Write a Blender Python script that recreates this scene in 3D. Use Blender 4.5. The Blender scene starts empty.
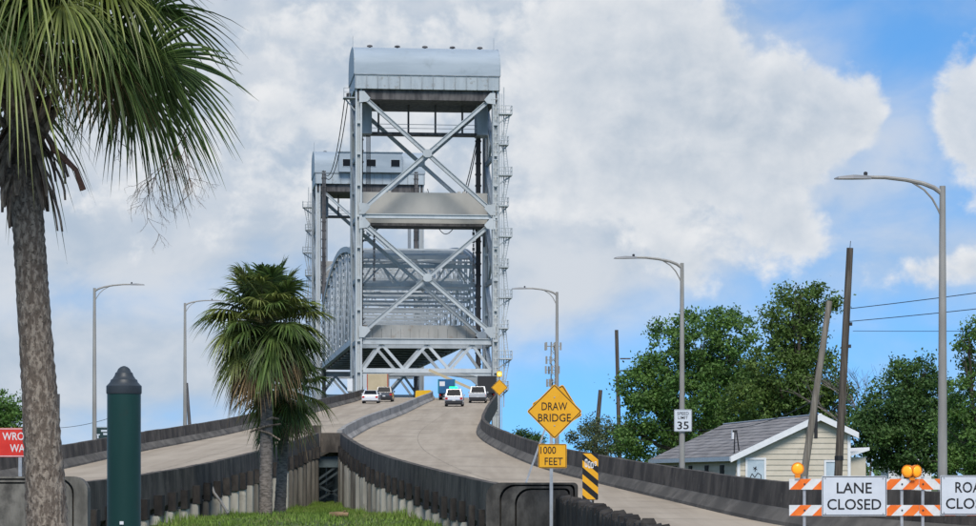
import bpy, bmesh, math, random
import numpy as np
from mathutils import Vector, Matrix

random.seed(7)
R = math.radians
SC = bpy.context.scene
COL = SC.collection

# ------------------------------------------------------------------ camera
F = 2670.0            # focal length in photo pixels (photo is 976 wide)
H = 1.6               # eye height, level ground
HOR = 475.0           # horizon row
cam_d = bpy.data.cameras.new('camera')
cam = bpy.data.objects.new('camera', cam_d)
COL.objects.link(cam)
cam.location = (0, 0, H)
cam.rotation_euler = (R(90), 0, 0)
cam_d.sensor_width = 36.0
cam_d.lens = F / 976.0 * 36.0
cam_d.shift_y = (HOR - 263.0) / 976.0
cam_d.clip_start = 0.5
cam_d.clip_end = 6000
SC.camera = cam
SC.view_settings.view_transform = 'Standard'
SC.view_settings.look = 'None'
SC.view_settings.exposure = 0.42
SC.view_settings.gamma = 1.0
SC.render.film_transparent = False

# ------------------------------------------------------------------ world
SUN_EL, SUN_AZ = 50.0, 176.0     # azimuth clockwise from +Y
SKY_GAIN = (0.064, 0.109, 0.136)
W = bpy.data.worlds.new('World'); SC.world = W
W.use_nodes = True
nt = W.node_tree
for n in list(nt.nodes): nt.nodes.remove(n)

def mk(tree, typ, **kw):
    n = tree.nodes.new(typ)
    for k, v in kw.items(): setattr(n, k, v)
    return n
def math_n(tree, op, a, b=None, c=None, clamp=False):
    n = mk(tree, 'ShaderNodeMath', operation=op); n.use_clamp = clamp
    for i, v in enumerate((a, b, c)):
        if v is None: continue
        if isinstance(v, (int, float)): n.inputs[i].default_value = v
        else: tree.links.new(v, n.inputs[i])
    return n.outputs[0]
def maprange(tree, v, a, b, c=0.0, d=1.0, smooth=True):
    n = mk(tree, 'ShaderNodeMapRange')
    n.interpolation_type = 'SMOOTHSTEP' if smooth else 'LINEAR'
    tree.links.new(v, n.inputs[0])
    for i, x in enumerate((a, b, c, d)): n.inputs[i + 1].default_value = x
    return n.outputs[0]
def mixc(tree, f, a, b):
    n = mk(tree, 'ShaderNodeMix', data_type='RGBA')
    for sock, v in ((n.inputs[0], f), (n.inputs[6], a), (n.inputs[7], b)):
        if isinstance(v, (int, float)): sock.default_value = v
        elif isinstance(v, tuple): sock.default_value = v if len(v) == 4 else (*v, 1)
        else: tree.links.new(v, sock)
    return n.outputs[2]

tc = mk(nt, 'ShaderNodeTexCoord')
sep = mk(nt, 'ShaderNodeSeparateXYZ'); nt.links.new(tc.outputs['Generated'], sep.inputs[0])
X, Y, Z = sep.outputs
az = math_n(nt, 'ARCTAN2', X, Y)
el = math_n(nt, 'ARCSINE', Z)
# azimuth / elevation in units of about 2.15 degrees
U = math_n(nt, 'ADD', math_n(nt, 'MULTIPLY', az, F / 100), 4.88)
V = math_n(nt, 'SUBTRACT', 4.75, math_n(nt, 'MULTIPLY', el, F / 100))
uv = mk(nt, 'ShaderNodeCombineXYZ'); nt.links.new(U, uv.inputs[0]); nt.links.new(V, uv.inputs[1])
def noise(scale, detail, rough, off=(0, 0, 0), sc=(1, 1, 1), dist=0.0, warp=None):
    m = mk(nt, 'ShaderNodeMapping'); m.inputs['Location'].default_value = off; m.inputs['Scale'].default_value = sc
    nt.links.new(warp if warp is not None else uv.outputs[0], m.inputs['Vector'])
    n = mk(nt, 'ShaderNodeTexNoise'); n.inputs['Scale'].default_value = scale
    n.inputs['Detail'].default_value = detail; n.inputs['Roughness'].default_value = rough
    n.inputs['Distortion'].default_value = dist
    nt.links.new(m.outputs[0], n.inputs['Vector'])
    return n.outputs['Fac']
def blob(cx, cy, rx, ry, amp):
    a = math_n(nt, 'POWER', math_n(nt, 'ABSOLUTE', math_n(nt, 'DIVIDE', math_n(nt, 'SUBTRACT', U, cx), rx)), 2.0)
    b = math_n(nt, 'POWER', math_n(nt, 'ABSOLUTE', math_n(nt, 'DIVIDE', math_n(nt, 'SUBTRACT', V, cy), ry)), 2.0)
    s = math_n(nt, 'ADD', a, b)
    return math_n(nt, 'MULTIPLY', math_n(nt, 'EXPONENT', math_n(nt, 'MULTIPLY', s, -1.0)), amp)
def add(*v):
    r = v[0]
    for k in v[1:]: r = math_n(nt, 'ADD', r, k)
    return r
sky = mk(nt, 'ShaderNodeTexSky', sky_type='NISHITA')
sky.sun_disc = False
sky.sun_elevation = R(SUN_EL); sky.sun_rotation = R(SUN_AZ)
sky.air_density = 1.0; sky.dust_density = 0.3; sky.ozone_density = 3.0
upv = mk(nt, 'ShaderNodeVectorMath', operation='ADD'); nt.links.new(tc.outputs['Generated'], upv.inputs[0]); upv.inputs[1].default_value = (0, 0, 0.17)
upn = mk(nt, 'ShaderNodeVectorMath', operation='NORMALIZE'); nt.links.new(upv.outputs[0], upn.inputs[0])
nt.links.new(upn.outputs[0], sky.inputs[0])
skyc = mk(nt, 'ShaderNodeVectorMath', operation='MULTIPLY')
nt.links.new(sky.outputs[0], skyc.inputs[0])
skyc.inputs[1].default_value = SKY_GAIN
# soft layer: broad grey-white cloud sheet that thins out low down
soft_n = noise(0.42, 3, 0.5, (2.4, 6.1, 0), (1, 1.5, 1))
soft_m = noise(1.1, 6, 0.55, (5.0, 1.7, 0), (1, 1.5, 1), 0.3)
soft_b = add(blob(3.0, 0.6, 4.3, 2.0, 0.75), blob(-0.5, 1.2, 2.5, 1.6, 0.45), blob(6.4, 1.3, 1.5, 1.3, 0.45), blob(1.0, 3.65, 2.6, 0.33, 0.36), blob(9.7, 2.65, 1.0, 0.30, 0.20),
             blob(1.5, 3.0, 2.4, 0.36, -0.22), blob(0.9, 3.7, 3.0, 1.3, 0.26), blob(6.0, 4.0, 2.6, 0.75, -0.36), blob(5.4, 2.9, 1.0, 0.8, 0.14), blob(8.7, 0.3, 1.5, 0.7, -0.42), blob(2.8, -0.1, 0.6, 0.4, -0.34), blob(0.3, 0.0, 0.8, 0.3, -0.2))
soft_d = add(math_n(nt, 'MULTIPLY', soft_n, 0.7), math_n(nt, 'MULTIPLY', soft_m, 0.45), soft_b)
soft = maprange(nt, soft_d, 0.26, 1.02, 0.0, 0.97)
# cumulus layer: crisp heaped edges
big = noise(0.8, 4, 0.5, (3.1, 7.7, 0))
mid = noise(2.1, 10, 0.58, (1.3, 0.4, 0), (1, 1.1, 1), 0.15)
fb = math_n(nt, 'SUBTRACT', add(math_n(nt, 'MULTIPLY', big, 0.35), math_n(nt, 'MULTIPLY', mid, 0.85)), 0.60)
cu_b = add(blob(6.75, 1.1, 1.35, 1.35, 0.62), blob(8.15, 1.2, 0.85, 0.50, 0.42), blob(7.85, 2.35, 0.60, 0.42, 0.36), blob(9.85, 1.25, 0.75, 0.85, 0.55),
           blob(9.45, 2.72, 0.65, 0.20, 0.36), blob(6.85, 2.8, 0.28, 0.22, 0.30), blob(3.0, 1.2, 3.0, 1.8, 0.25),
           blob(8.7, 0.15, 1.1, 0.55, -0.40), blob(9.08, 1.2, 0.26, 0.9, -0.42), blob(8.65, 1.95, 0.40, 0.40, -0.34), blob(7.2, 2.3, 0.30, 0.25, -0.22), blob(9.0, 2.05, 0.55, 0.45, -0.24), blob(6.2, 3.8, 2.5, 0.9, -0.34), blob(1.5, 3.6, 3.0, 1.0, -0.20))
dens = add(fb, cu_b, -0.17)
cum = maprange(nt, dens, -0.07, 0.17, 0.0, 0.93)
shift_uv = mk(nt, 'ShaderNodeVectorMath', operation='ADD'); nt.links.new(uv.outputs[0], shift_uv.inputs[0])
shift_uv.inputs[1].default_value = (-0.10, -0.16, 0)
mid2 = noise(2.1, 10, 0.58, (1.3, 0.4, 0), (1, 1.1, 1), 0.15, shift_uv.outputs[0])
rel = math_n(nt, 'MULTIPLY', math_n(nt, 'SUBTRACT', mid, mid2), 1.25)
edge = maprange(nt, dens, 0.50, 0.05, 0.0, 0.42)
lum = math_n(nt, 'ADD', add(rel, edge), 0.32, clamp=True)
cc = mixc(nt, lum, (0.345, 0.405, 0.48), (0.625, 0.635, 0.65))
sc_ = mixc(nt, maprange(nt, add(math_n(nt, 'MULTIPLY', soft_m, 0.6), math_n(nt, 'MULTIPLY', soft_n, 0.4)), 0.36, 0.64), (0.345, 0.41, 0.49), (0.49, 0.52, 0.56))
final = mixc(nt, cum, mixc(nt, soft, skyc.outputs[0], sc_), cc)
bg = mk(nt, 'ShaderNodeBackground'); bg.inputs['Strength'].default_value = 1.0
nt.links.new(final, bg.inputs['Color'])
wo = mk(nt, 'ShaderNodeOutputWorld'); nt.links.new(bg.outputs[0], wo.inputs['Surface'])

sun_d = bpy.data.lights.new('sun', 'SUN'); sun_d.energy = 2.6; sun_d.angle = R(25); sun_d.color = (1, 0.93, 0.84)
sun = bpy.data.objects.new('sun', sun_d); COL.objects.link(sun)
sd = Vector((math.sin(R(SUN_AZ)) * math.cos(R(SUN_EL)), math.cos(R(SUN_AZ)) * math.cos(R(SUN_EL)), math.sin(R(SUN_EL))))
sun.rotation_euler = sd.to_track_quat('Z', 'Y').to_euler()
sun.location = (0, 0, 100)

# ------------------------------------------------------------------ materials
def M(name, c1, c2=None, rough=0.75, scale=3.0, stretch=(1, 1, 1), metal=0.0, bump=0.0, detail=6, lo=0.35, hi=0.65, rnd=0.0,
      c3=None, scale3=0.5, lo3=0.55, hi3=0.75, emit=0.0, coat=0.0, island=0.0, translucent=0.0):
    m = bpy.data.materials.new(name); m.use_nodes = True
    t = m.node_tree; b = t.nodes['Principled BSDF']
    b.inputs['Roughness'].default_value = rough; b.inputs['Metallic'].default_value = metal
    b.inputs['Specular IOR Level'].default_value = 0.35
    if coat: b.inputs['Coat Weight'].default_value = coat
    out = None
    def nz(sc, st, det):
        tcn = mk(t, 'ShaderNodeTexCoord'); mp = mk(t, 'ShaderNodeMapping')
        mp.inputs['Scale'].default_value = st; t.links.new(tcn.outputs['Object'], mp.inputs['Vector'])
        n = mk(t, 'ShaderNodeTexNoise'); n.inputs['Scale'].default_value = sc; n.inputs['Detail'].default_value = det
        n.inputs['Roughness'].default_value = 0.62
        t.links.new(mp.outputs[0], n.inputs['Vector']); return n.outputs['Fac']
    if c2 is None:
        col = (*c1, 1)
    else:
        f = nz(scale, stretch, detail); out = f
        col = mixc(t, maprange(t, f, lo, hi), c1, c2)
    if c3 is not None:
        f3 = nz(scale3, (1, 1, 1), 5)
        col = mixc(t, maprange(t, f3, lo3, hi3), col, c3)
    if rnd or island:
        if rnd:
            oi = mk(t, 'ShaderNodeObjectInfo'); rv = oi.outputs['Random']; amt = rnd
        else:
            g = mk(t, 'ShaderNodeNewGeometry'); rv = g.outputs['Random Per Island']; amt = island
        hs = mk(t, 'ShaderNodeHueSaturation')
        t.links.new(maprange(t, rv, 0, 1, 1 - amt, 1 + amt, False), hs.inputs['Value'])
        if isinstance(col, tuple): hs.inputs['Color'].default_value = col
        else: t.links.new(col, hs.inputs['Color'])
        col = hs.outputs[0]
    if isinstance(col, tuple): b.inputs['Base Color'].default_value = col
    else: t.links.new(col, b.inputs['Base Color'])
    if bump and out is not None:
        bp = mk(t, 'ShaderNodeBump'); bp.inputs['Strength'].default_value = bump; bp.inputs['Distance'].default_value = 0.03
        t.links.new(out, bp.inputs['Height']); t.links.new(bp.outputs[0], b.inputs['Normal'])
    if emit:
        b.inputs['Emission Color'].default_value = (*c1, 1); b.inputs['Emission Strength'].default_value = emit
    if translucent:
        tr = mk(t, 'ShaderNodeBsdfTranslucent'); mx = mk(t, 'ShaderNodeMixShader'); mx.inputs[0].default_value = translucent
        if isinstance(col, tuple): tr.inputs[0].default_value = col
        else: t.links.new(col, tr.inputs[0])
        t.links.new(b.outputs[0], mx.inputs[1]); t.links.new(tr.outputs[0], mx.inputs[2])
        t.links.new(mx.outputs[0], t.nodes['Material Output'].inputs[0])
    if name == 'dark_glass': b.inputs['Specular IOR Level'].default_value = 0.08
    return m

MT = {}
MT['steel'] = M('bridge_paint', (0.40, 0.435, 0.452), (0.50, 0.53, 0.54), 0.6, 0.6, (1, 1, 0.25), lo=0.3, hi=0.7, c3=(0.27, 0.275, 0.27), scale3=1.8, lo3=0.58, hi3=0.8, rnd=0.08)
MT['steel_dk'] = M('bridge_paint_dark', (0.24, 0.27, 0.29), (0.35, 0.385, 0.41), 0.6, 0.8, (1, 1, 0.3), rnd=0.1)  # darker tone of the bridge paint
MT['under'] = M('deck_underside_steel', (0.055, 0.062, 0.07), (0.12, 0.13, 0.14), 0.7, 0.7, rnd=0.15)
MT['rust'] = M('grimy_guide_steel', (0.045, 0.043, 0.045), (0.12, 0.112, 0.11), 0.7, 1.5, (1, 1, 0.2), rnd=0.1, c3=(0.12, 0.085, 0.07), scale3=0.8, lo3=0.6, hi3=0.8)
MT['house_sheet'] = M('machine_house_sheet', (0.30, 0.355, 0.40), (0.345, 0.40, 0.445), 0.6, 0.5, (0.3, 1, 2), c3=(0.25, 0.295, 0.325), scale3=0.5, lo3=0.52, hi3=0.8)
MT['girder'] = M('girder_paint', (0.36, 0.41, 0.445), (0.43, 0.48, 0.51), 0.55, 1.0, (1, 1, 0.2), rnd=0.05, c3=(0.28, 0.28, 0.27), scale3=1.4)
MT['darkglass'] = M('dark_glass', (0.012, 0.014, 0.017), None, 0.35)
MT['counter'] = M('counterweight_concrete', (0.37, 0.36, 0.33), (0.43, 0.415, 0.38), 0.85, 0.5, (1, 1, 0.6), bump=0.1, lo=0.3, hi=0.7)
MT['beige'] = M('stained_end_panel', (0.46, 0.445, 0.405), (0.56, 0.54, 0.495), 0.8, 0.9, (1, 1, 0.2), rnd=0.14, c3=(0.40, 0.32, 0.25), scale3=0.7)
MT['road'] = M('ramp_concrete_road', (0.325, 0.268, 0.200), (0.415, 0.350, 0.268), 0.85, 0.6, (1.6, 0.06, 1), bump=0.05, lo=0.3, hi=0.7, c3=(0.225, 0.190, 0.148), scale3=0.22, lo3=0.50, hi3=0.80)
MT['parapet'] = M('blackened_concrete', (0.038, 0.032, 0.026), (0.125, 0.106, 0.085), 0.9, 1.6, (0.8, 0.6, 0.3), bump=0.5, lo=0.34, hi=0.70, rnd=0.04, c3=(0.20, 0.172, 0.140), scale3=2.6, lo3=0.58, hi3=0.78)
MT['cap'] = M('black_cap_concrete', (0.020, 0.018, 0.017), (0.062, 0.055, 0.048), 0.9, 2.5, (1, 1, 0.5), bump=0.4, rnd=0.2, lo=0.35, hi=0.75)
MT['parapet_base'] = M('grey_barrier_base', (0.075, 0.068, 0.058), (0.15, 0.136, 0.116), 0.9, 1.0, (1, 0.4, 1), bump=0.2, rnd=0.06, c3=(0.05, 0.046, 0.042), scale3=0.6)
MT['median'] = M('median_concrete', (0.23, 0.22, 0.205), (0.33, 0.315, 0.29), 0.85, 0.8, (1, 0.3, 1), bump=0.15, rnd=0.07, c3=(0.15, 0.14, 0.13), scale3=0.35)
MT['panel'] = M('pale_infill_concrete', (0.36, 0.345, 0.295), (0.53, 0.51, 0.445), 0.9, 1.1, (1.5, 1.5, 0.3), bump=0.25, rnd=0.16, c3=(0.18, 0.165, 0.135), scale3=1.1, lo3=0.56, hi3=0.76)
MT['pile'] = M('stained_and_shade_concrete', (0.09, 0.082, 0.07), (0.21, 0.195, 0.165), 0.9, 1.2, (2, 2, 0.25), bump=0.3, rnd=0.2)  # stained concrete; on the infill slabs its dark tone paints shade between piles
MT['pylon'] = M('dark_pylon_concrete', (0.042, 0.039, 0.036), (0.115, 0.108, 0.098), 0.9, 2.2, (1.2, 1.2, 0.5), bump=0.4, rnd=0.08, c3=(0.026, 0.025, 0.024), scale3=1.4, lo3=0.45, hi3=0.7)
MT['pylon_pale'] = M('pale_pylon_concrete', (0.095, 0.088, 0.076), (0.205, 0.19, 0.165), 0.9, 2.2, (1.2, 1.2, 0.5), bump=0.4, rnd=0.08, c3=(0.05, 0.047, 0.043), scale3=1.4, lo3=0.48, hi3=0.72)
MT['bent'] = M('dark_steel_bent', (0.022, 0.032, 0.038), (0.055, 0.075, 0.085), 0.6, 2.0)
MT['bent_beam'] = M('teal_grey_beam', (0.05, 0.075, 0.085), (0.09, 0.12, 0.13), 0.6, 2.0)
MT['ground'] = M('lawn_soil', (0.05, 0.075, 0.02), (0.085, 0.12, 0.03), 0.95, 0.8, c3=(0.12, 0.10, 0.06), scale3=0.25, lo3=0.55, hi3=0.8)
MT['street'] = M('street_asphalt', (0.10, 0.10, 0.095), (0.15, 0.145, 0.135), 0.9, 2.0)
MT['water'] = M('canal_water', (0.03, 0.045, 0.04), (0.04, 0.06, 0.055), 0.12, 0.4, bump=0.2)
MT['grass'] = M('grass_blades', (0.115, 0.20, 0.028), (0.20, 0.30, 0.055), 0.7, 0.5, island=0.45, translucent=0.3, c3=(0.30, 0.26, 0.12), scale3=0.7, lo3=0.52, hi3=0.74)
MT['galv'] = M('galvanized_steel', (0.36, 0.37, 0.38), (0.46, 0.47, 0.48), 0.45, 6, metal=0.5)
MT['alu'] = M('weathered_aluminium_pole', (0.255, 0.245, 0.225), (0.34, 0.33, 0.305), 0.55, 3, (1, 1, 0.2), metal=0.05)
MT['lamp_head'] = M('lamp_housing', (0.22, 0.225, 0.235), None, 0.5)
MT['photocell'] = M('photocell_dark', (0.04, 0.04, 0.045), None, 0.6)
MT['wood_pole'] = M('weathered_pole_wood', (0.055, 0.045, 0.036), (0.13, 0.11, 0.09), 0.9, 3, (5, 5, 0.25), bump=0.5)
MT['wood_pale'] = M('grey_pole_wood', (0.15, 0.13, 0.105), (0.27, 0.24, 0.20), 0.9, 3, (5, 5, 0.25), bump=0.5)
MT['wire'] = M('black_cable', (0.02, 0.02, 0.022), None, 0.6)
MT['yellow'] = M('sign_yellow', (0.78, 0.37, 0.012), (0.82, 0.41, 0.02), 0.42, 4)
MT['black'] = M('sign_black', (0.012, 0.012, 0.013), None, 0.5)
MT['white'] = M('sign_white', (0.56, 0.60, 0.65), (0.62, 0.66, 0.70), 0.45, 2.5)
MT['white_rail'] = M('rail_white', (0.62, 0.63, 0.62), (0.72, 0.72, 0.71), 0.5, 6, c3=(0.45, 0.42, 0.36), scale3=7, lo3=0.6, hi3=0.85)
MT['orange'] = M('rail_orange', (0.78, 0.145, 0.012), (0.86, 0.20, 0.03), 0.45, 5)
MT['red'] = M('sign_red', (0.58, 0.028, 0.018), (0.66, 0.04, 0.025), 0.45, 3)
MT['sticker'] = M('white_sticker', (0.7, 0.7, 0.7), None, 0.5)
MT['amber'] = M('amber_lens', (0.95, 0.36, 0.02), None, 0.25, emit=0.35)
MT['amber_dk'] = M('orange_plastic', (0.75, 0.22, 0.01), None, 0.4)
MT['amber_lit'] = M('lit_amber_signal', (1.0, 0.55, 0.08), None, 0.3, emit=3.0)
MT['bollard'] = M('dark_green_paint', (0.0075, 0.036, 0.029), (0.011, 0.046, 0.038), 0.38, 3, (1, 1, 0.3), c3=(0.016, 0.038, 0.03), scale3=6)
MT['bollard_cap'] = M('cap_grey_paint', (0.03, 0.038, 0.045), (0.045, 0.055, 0.062), 0.45, 5)
MT['siding'] = M('beige_siding', (0.52, 0.465, 0.37), (0.58, 0.52, 0.42), 0.7, 1.4, rnd=0.03, c3=(0.45, 0.40, 0.32), scale3=1.5)
MT['trim'] = M('white_trim', (0.70, 0.71, 0.72), (0.78, 0.78, 0.78), 0.6, 3)
MT['shingle'] = M('grey_shingles', (0.17, 0.158, 0.152), (0.26, 0.245, 0.235), 0.9, 1.0, (0.6, 0.6, 3), bump=0.3, rnd=0.06, c3=(0.30, 0.275, 0.26), scale3=0.7)
MT['window'] = M('pale_window_glass', (0.42, 0.50, 0.56), (0.50, 0.58, 0.63), 0.2, 2)
MT['bark'] = M('tree_bark', (0.05, 0.042, 0.033), (0.12, 0.10, 0.08), 0.95, 3, (3, 3, 0.5), bump=0.5)
MT['bark_grey'] = M('bare_branch_bark', (0.16, 0.13, 0.12), (0.25, 0.21, 0.19), 0.95, 3)
def leafmat(n, a, b, isl=0.4): return M(n, a, b, 0.6, 0.5, island=isl, translucent=0.28)
MT['leaf'] = leafmat('broad_leaves', (0.066, 0.145, 0.028), (0.122, 0.222, 0.048))
MT['leaf_dk'] = leafmat('dark_leaves', (0.044, 0.100, 0.025), (0.086, 0.160, 0.040))
MT['leaf_olive'] = leafmat('olive_leaves', (0.066, 0.122, 0.023), (0.125, 0.195, 0.043))
MT['leaf_pale'] = leafmat('pale_leaves', (0.075, 0.105, 0.045), (0.12, 0.15, 0.07))
MT['frond'] = M('palm_frond_green', (0.060, 0.105, 0.024), (0.125, 0.185, 0.050), 0.42, 2.0, island=0.5, translucent=0.32)
MT['frond_young'] = M('palm_frond_bright', (0.155, 0.200, 0.042), (0.245, 0.280, 0.085), 0.42, 2.0, island=0.5, translucent=0.34)
MT['frond_old'] = M('palm_frond_dry', (0.19, 0.125, 0.062), (0.36, 0.255, 0.135), 0.8, 2.0, island=0.45, translucent=0.2)
MT['petiole'] = M('palm_petiole', (0.10, 0.105, 0.04), (0.16, 0.15, 0.07), 0.5, 3)
MT['twig'] = M('dry_flower_stalk', (0.075, 0.05, 0.035), (0.13, 0.09, 0.06), 0.9, 5)
MT['boot'] = M('dead_leaf_base', (0.105, 0.076, 0.055), (0.35, 0.275, 0.205), 0.9, 5, (4, 4, 0.6), bump=0.6, rnd=0.35, lo=0.38, hi=0.68)
MT['palm_bark'] = M('palm_trunk_bark', (0.135, 0.105, 0.080), (0.33, 0.275, 0.215), 0.95, 26, (1, 1, 0.4), bump=1.0, lo=0.42, hi=0.62, detail=5, c3=(0.082, 0.064, 0.048), scale3=24, lo3=0.54, hi3=0.66)
MT['palm_bark2'] = M('small_palm_bark', (0.10, 0.085, 0.072), (0.24, 0.205, 0.175), 0.95, 6, (1, 1, 2.5), bump=0.7)
MT['log'] = M('old_log_wood', (0.16, 0.10, 0.055), (0.27, 0.18, 0.10), 0.9, 4)
MT['carwhite'] = M('white_car_paint', (0.62, 0.63, 0.65), None, 0.25, coat=0.6)
MT['carsilver'] = M('silver_car_paint', (0.50, 0.51, 0.52), None, 0.3, metal=0.3, coat=0.5)
MT['cardark'] = M('dark_car_paint', (0.05, 0.055, 0.065), None, 0.3, coat=0.5)
MT['caryellow'] = M('yellow_paint', (0.72, 0.43, 0.02), None, 0.4)
MT['tyre'] = M('tyre_rubber', (0.02, 0.02, 0.02), None, 0.85)
MT['rim'] = M('wheel_rim', (0.35, 0.35, 0.36), None, 0.35, metal=0.6)
MT['plastic'] = M('black_bumper', (0.03, 0.03, 0.032), None, 0.6)
MT['tail'] = M('red_tail_light', (0.45, 0.02, 0.02), None, 0.3)
MT['green_lit'] = M('lit_green_beacon', (0.01, 1.0, 0.16), None, 0.3, emit=4.0)
MT['plate'] = M('licence_plate', (0.6, 0.6, 0.6), None, 0.5)
MT['tanbox'] = M('tan_truck_box', (0.46, 0.38, 0.24), (0.52, 0.43, 0.28), 0.6, 1.0)
MT['bluebox'] = M('blue_truck_box', (0.02, 0.10, 0.22), (0.03, 0.13, 0.27), 0.45, 1.0)
MT['beacon_tint'] = M('beacon_lit_truck_side', (0.02, 0.24, 0.26), None, 0.45)  # blue truck body with the beacon's green light put into the colour
MT['redpaint'] = M('red_gate_paint', (0.38, 0.045, 0.03), (0.45, 0.07, 0.05), 0.5, 2)
MT['greensign'] = M('dark_street_sign', (0.02, 0.045, 0.045), None, 0.5)

# ------------------------------------------------------------------ mesh helpers
class MB:
    def __init__(s): s.v = []; s.f = []
    def add(s, vs, fs):
        o = len(s.v); s.v += [tuple(p) for p in vs]; s.f += [tuple(i + o for i in f) for f in fs]; return s
    def box(s, x0, x1, y0, y1, z0, z1):
        return s.add([(x0, y0, z0), (x1, y0, z0), (x1, y1, z0), (x0, y1, z0), (x0, y0, z1), (x1, y0, z1), (x1, y1, z1), (x0, y1, z1)],
                     [(3, 2, 1, 0), (4, 5, 6, 7), (0, 1, 5, 4), (1, 2, 6, 5), (2, 3, 7, 6), (3, 0, 4, 7)])
    def beam(s, p0, p1, w, h, up=(0, 0, 1)):
        p0 = Vector(p0); p1 = Vector(p1); d = (p1 - p0).normalized(); up = Vector(up)
        sd_ = d.cross(up)
        if sd_.length < 1e-4: sd_ = d.cross(Vector((0, 1, 0)))
        sd_.normalize(); u = sd_.cross(d).normalized()
        a = sd_ * (w / 2); b = u * (h / 2)
        vs = [p0 - a - b, p0 + a - b, p0 + a + b, p0 - a + b, p1 - a - b, p1 + a - b, p1 + a + b, p1 - a + b]
        return s.add(vs, [(3, 2, 1, 0), (4, 5, 6, 7), (0, 1, 5, 4), (1, 2, 6, 5), (2, 3, 7, 6), (3, 0, 4, 7)])
    def tube(s, pts, rad, n=8, caps=True):
        pts = [Vector(p) for p in pts]
        if isinstance(rad, (int, float)): rad = [rad] * len(pts)
        o = len(s.v); prev = None
        for i, p in enumerate(pts):
            d = (pts[min(i + 1, len(pts) - 1)] - pts[max(i - 1, 0)]).normalized()
            if prev is None:
                a = d.orthogonal().normalized()
            else:
                a = (prev - d * prev.dot(d))
                a = a.normalized() if a.length > 1e-5 else d.orthogonal().normalized()
            prev = a; b = d.cross(a)
            for k in range(n):
                t = 2 * math.pi * k / n
                s.v.append(tuple(p + (a * math.cos(t) + b * math.sin(t)) * rad[i]))
        for i in range(len(pts) - 1):
            for k in range(n):
                k2 = (k + 1) % n
                s.f.append((o + i * n + k, o + i * n + k2, o + (i + 1) * n + k2, o + (i + 1) * n + k))
        if caps:
            s.f.append(tuple(o + k for k in reversed(range(n))))
            s.f.append(tuple(o + (len(pts) - 1) * n + k for k in range(n)))
        return s
    def lathe(s, prof, n=16, c=(0, 0, 0)):
        o = len(s.v)
        for r, z in prof:
            for k in range(n):
                t = 2 * math.pi * k / n; s.v.append((c[0] + r * math.cos(t), c[1] + r * math.sin(t), c[2] + z))
        for i in range(len(prof) - 1):
            for k in range(n):
                k2 = (k + 1) % n
                s.f.append((o + i * n + k, o + i * n + k2, o + (i + 1) * n + k2, o + (i + 1) * n + k))
        s.f.append(tuple(o + k for k in reversed(range(n)))); s.f.append(tuple(o + (len(prof) - 1) * n + k for k in range(n)))
        return s
    def prism(s, poly, y0, y1, axis='y'):
        """polygon in (x,z) pushed along y, or in (y,z) pushed along x"""
        n = len(poly)
        if axis == 'y': vs = [(a, y0, b) for a, b in poly] + [(a, y1, b) for a, b in poly]
        else: vs = [(y0, a, b) for a, b in poly] + [(y1, a, b) for a, b in poly]
        fs = [tuple(range(n)), tuple(reversed(range(n, 2 * n)))] + [((i + 1) % n, i, n + i, n + (i + 1) % n) for i in range(n)]
        return s.add(vs, fs)
    def build(s, name, mat, parent=None, world=False, smooth=False):
        me = bpy.data.meshes.new(name)
        vs = s.v
        if world and parent is not None:
            L = parent.location; vs = [(x - L.x, y - L.y, z - L.z) for x, y, z in vs]
        me.from_pydata(vs, [], s.f); me.validate()
        bm = bmesh.new(); bm.from_mesh(me); bmesh.ops.recalc_face_normals(bm, faces=bm.faces); bm.to_mesh(me); bm.free()
        me.materials.append(MT[mat] if isinstance(mat, str) else mat)
        if smooth:
            for p in me.polygons: p.use_smooth = True
            try: me.set_sharp_from_angle(angle=R(40))
            except Exception: pass
        o = bpy.data.objects.new(name, me); COL.objects.link(o)
        if parent is not None: o.parent = parent
        return o
def tag(o, label=None, cat=None, group=None, kind=None):
    if label: o['label'] = label
    if cat: o['category'] = cat
    if group: o['group'] = group
    if kind: o['kind'] = kind
    return o
def thing(name, label, cat, loc=(0, 0, 0), rz=0.0, group=None):
    o = bpy.data.objects.new(name, None); COL.objects.link(o)
    o.location = loc; o.rotation_euler = (0, 0, rz); o.empty_display_size = 0.3
    return tag(o, label, cat, group)
def copy_part(src, parent, loc=None, rot=None, scale=None):
    c = src.copy(); COL.objects.link(c); c.parent = parent
    if loc is not None: c.location = loc
    if rot is not None: c.rotation_euler = rot
    if scale is not None: c.scale = scale
    return c
def P(px, py, d): return Vector(((px - 488) / F * d, d, H + (HOR - py) / F * d))
def PX(px, d): return (px - 488) / F * d
def rrect(x0, x1, z0, z1, r, n=5, corners=(1, 1, 1, 1)):
    pts = []
    for (cx, cz, a0, on) in ((x1 - r, z0 + r, -90, corners[0]), (x1 - r, z1 - r, 0, corners[1]), (x0 + r, z1 - r, 90, corners[2]), (x0 + r, z0 + r, 180, corners[3])):
        if on:
            for k in range(n + 1):
                t = R(a0 + 90 * k / n); pts.append((cx + r * math.cos(t), cz + r * math.sin(t)))
        else:
            pts.append((x1 if cx > (x0 + x1) / 2 else x0, z0 if cz < (z0 + z1) / 2 else z1))
    return pts
def ring(outer, inner, y0, y1):
    n = len(outer); b = MB()
    vs = [(a, y0, c) for a, c in outer] + [(a, y0, c) for a, c in inner] + [(a, y1, c) for a, c in outer] + [(a, y1, c) for a, c in inner]
    fs = []
    for i in range(n):
        j = (i + 1) % n
        fs += [(i, j, n + j, n + i), (2 * n + j, 2 * n + i, 3 * n + i, 3 * n + j), (j, i, 2 * n + i, 2 * n + j), (n + i, n + j, 3 * n + j, 3 * n + i)]
    return b.add(vs, fs)
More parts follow.
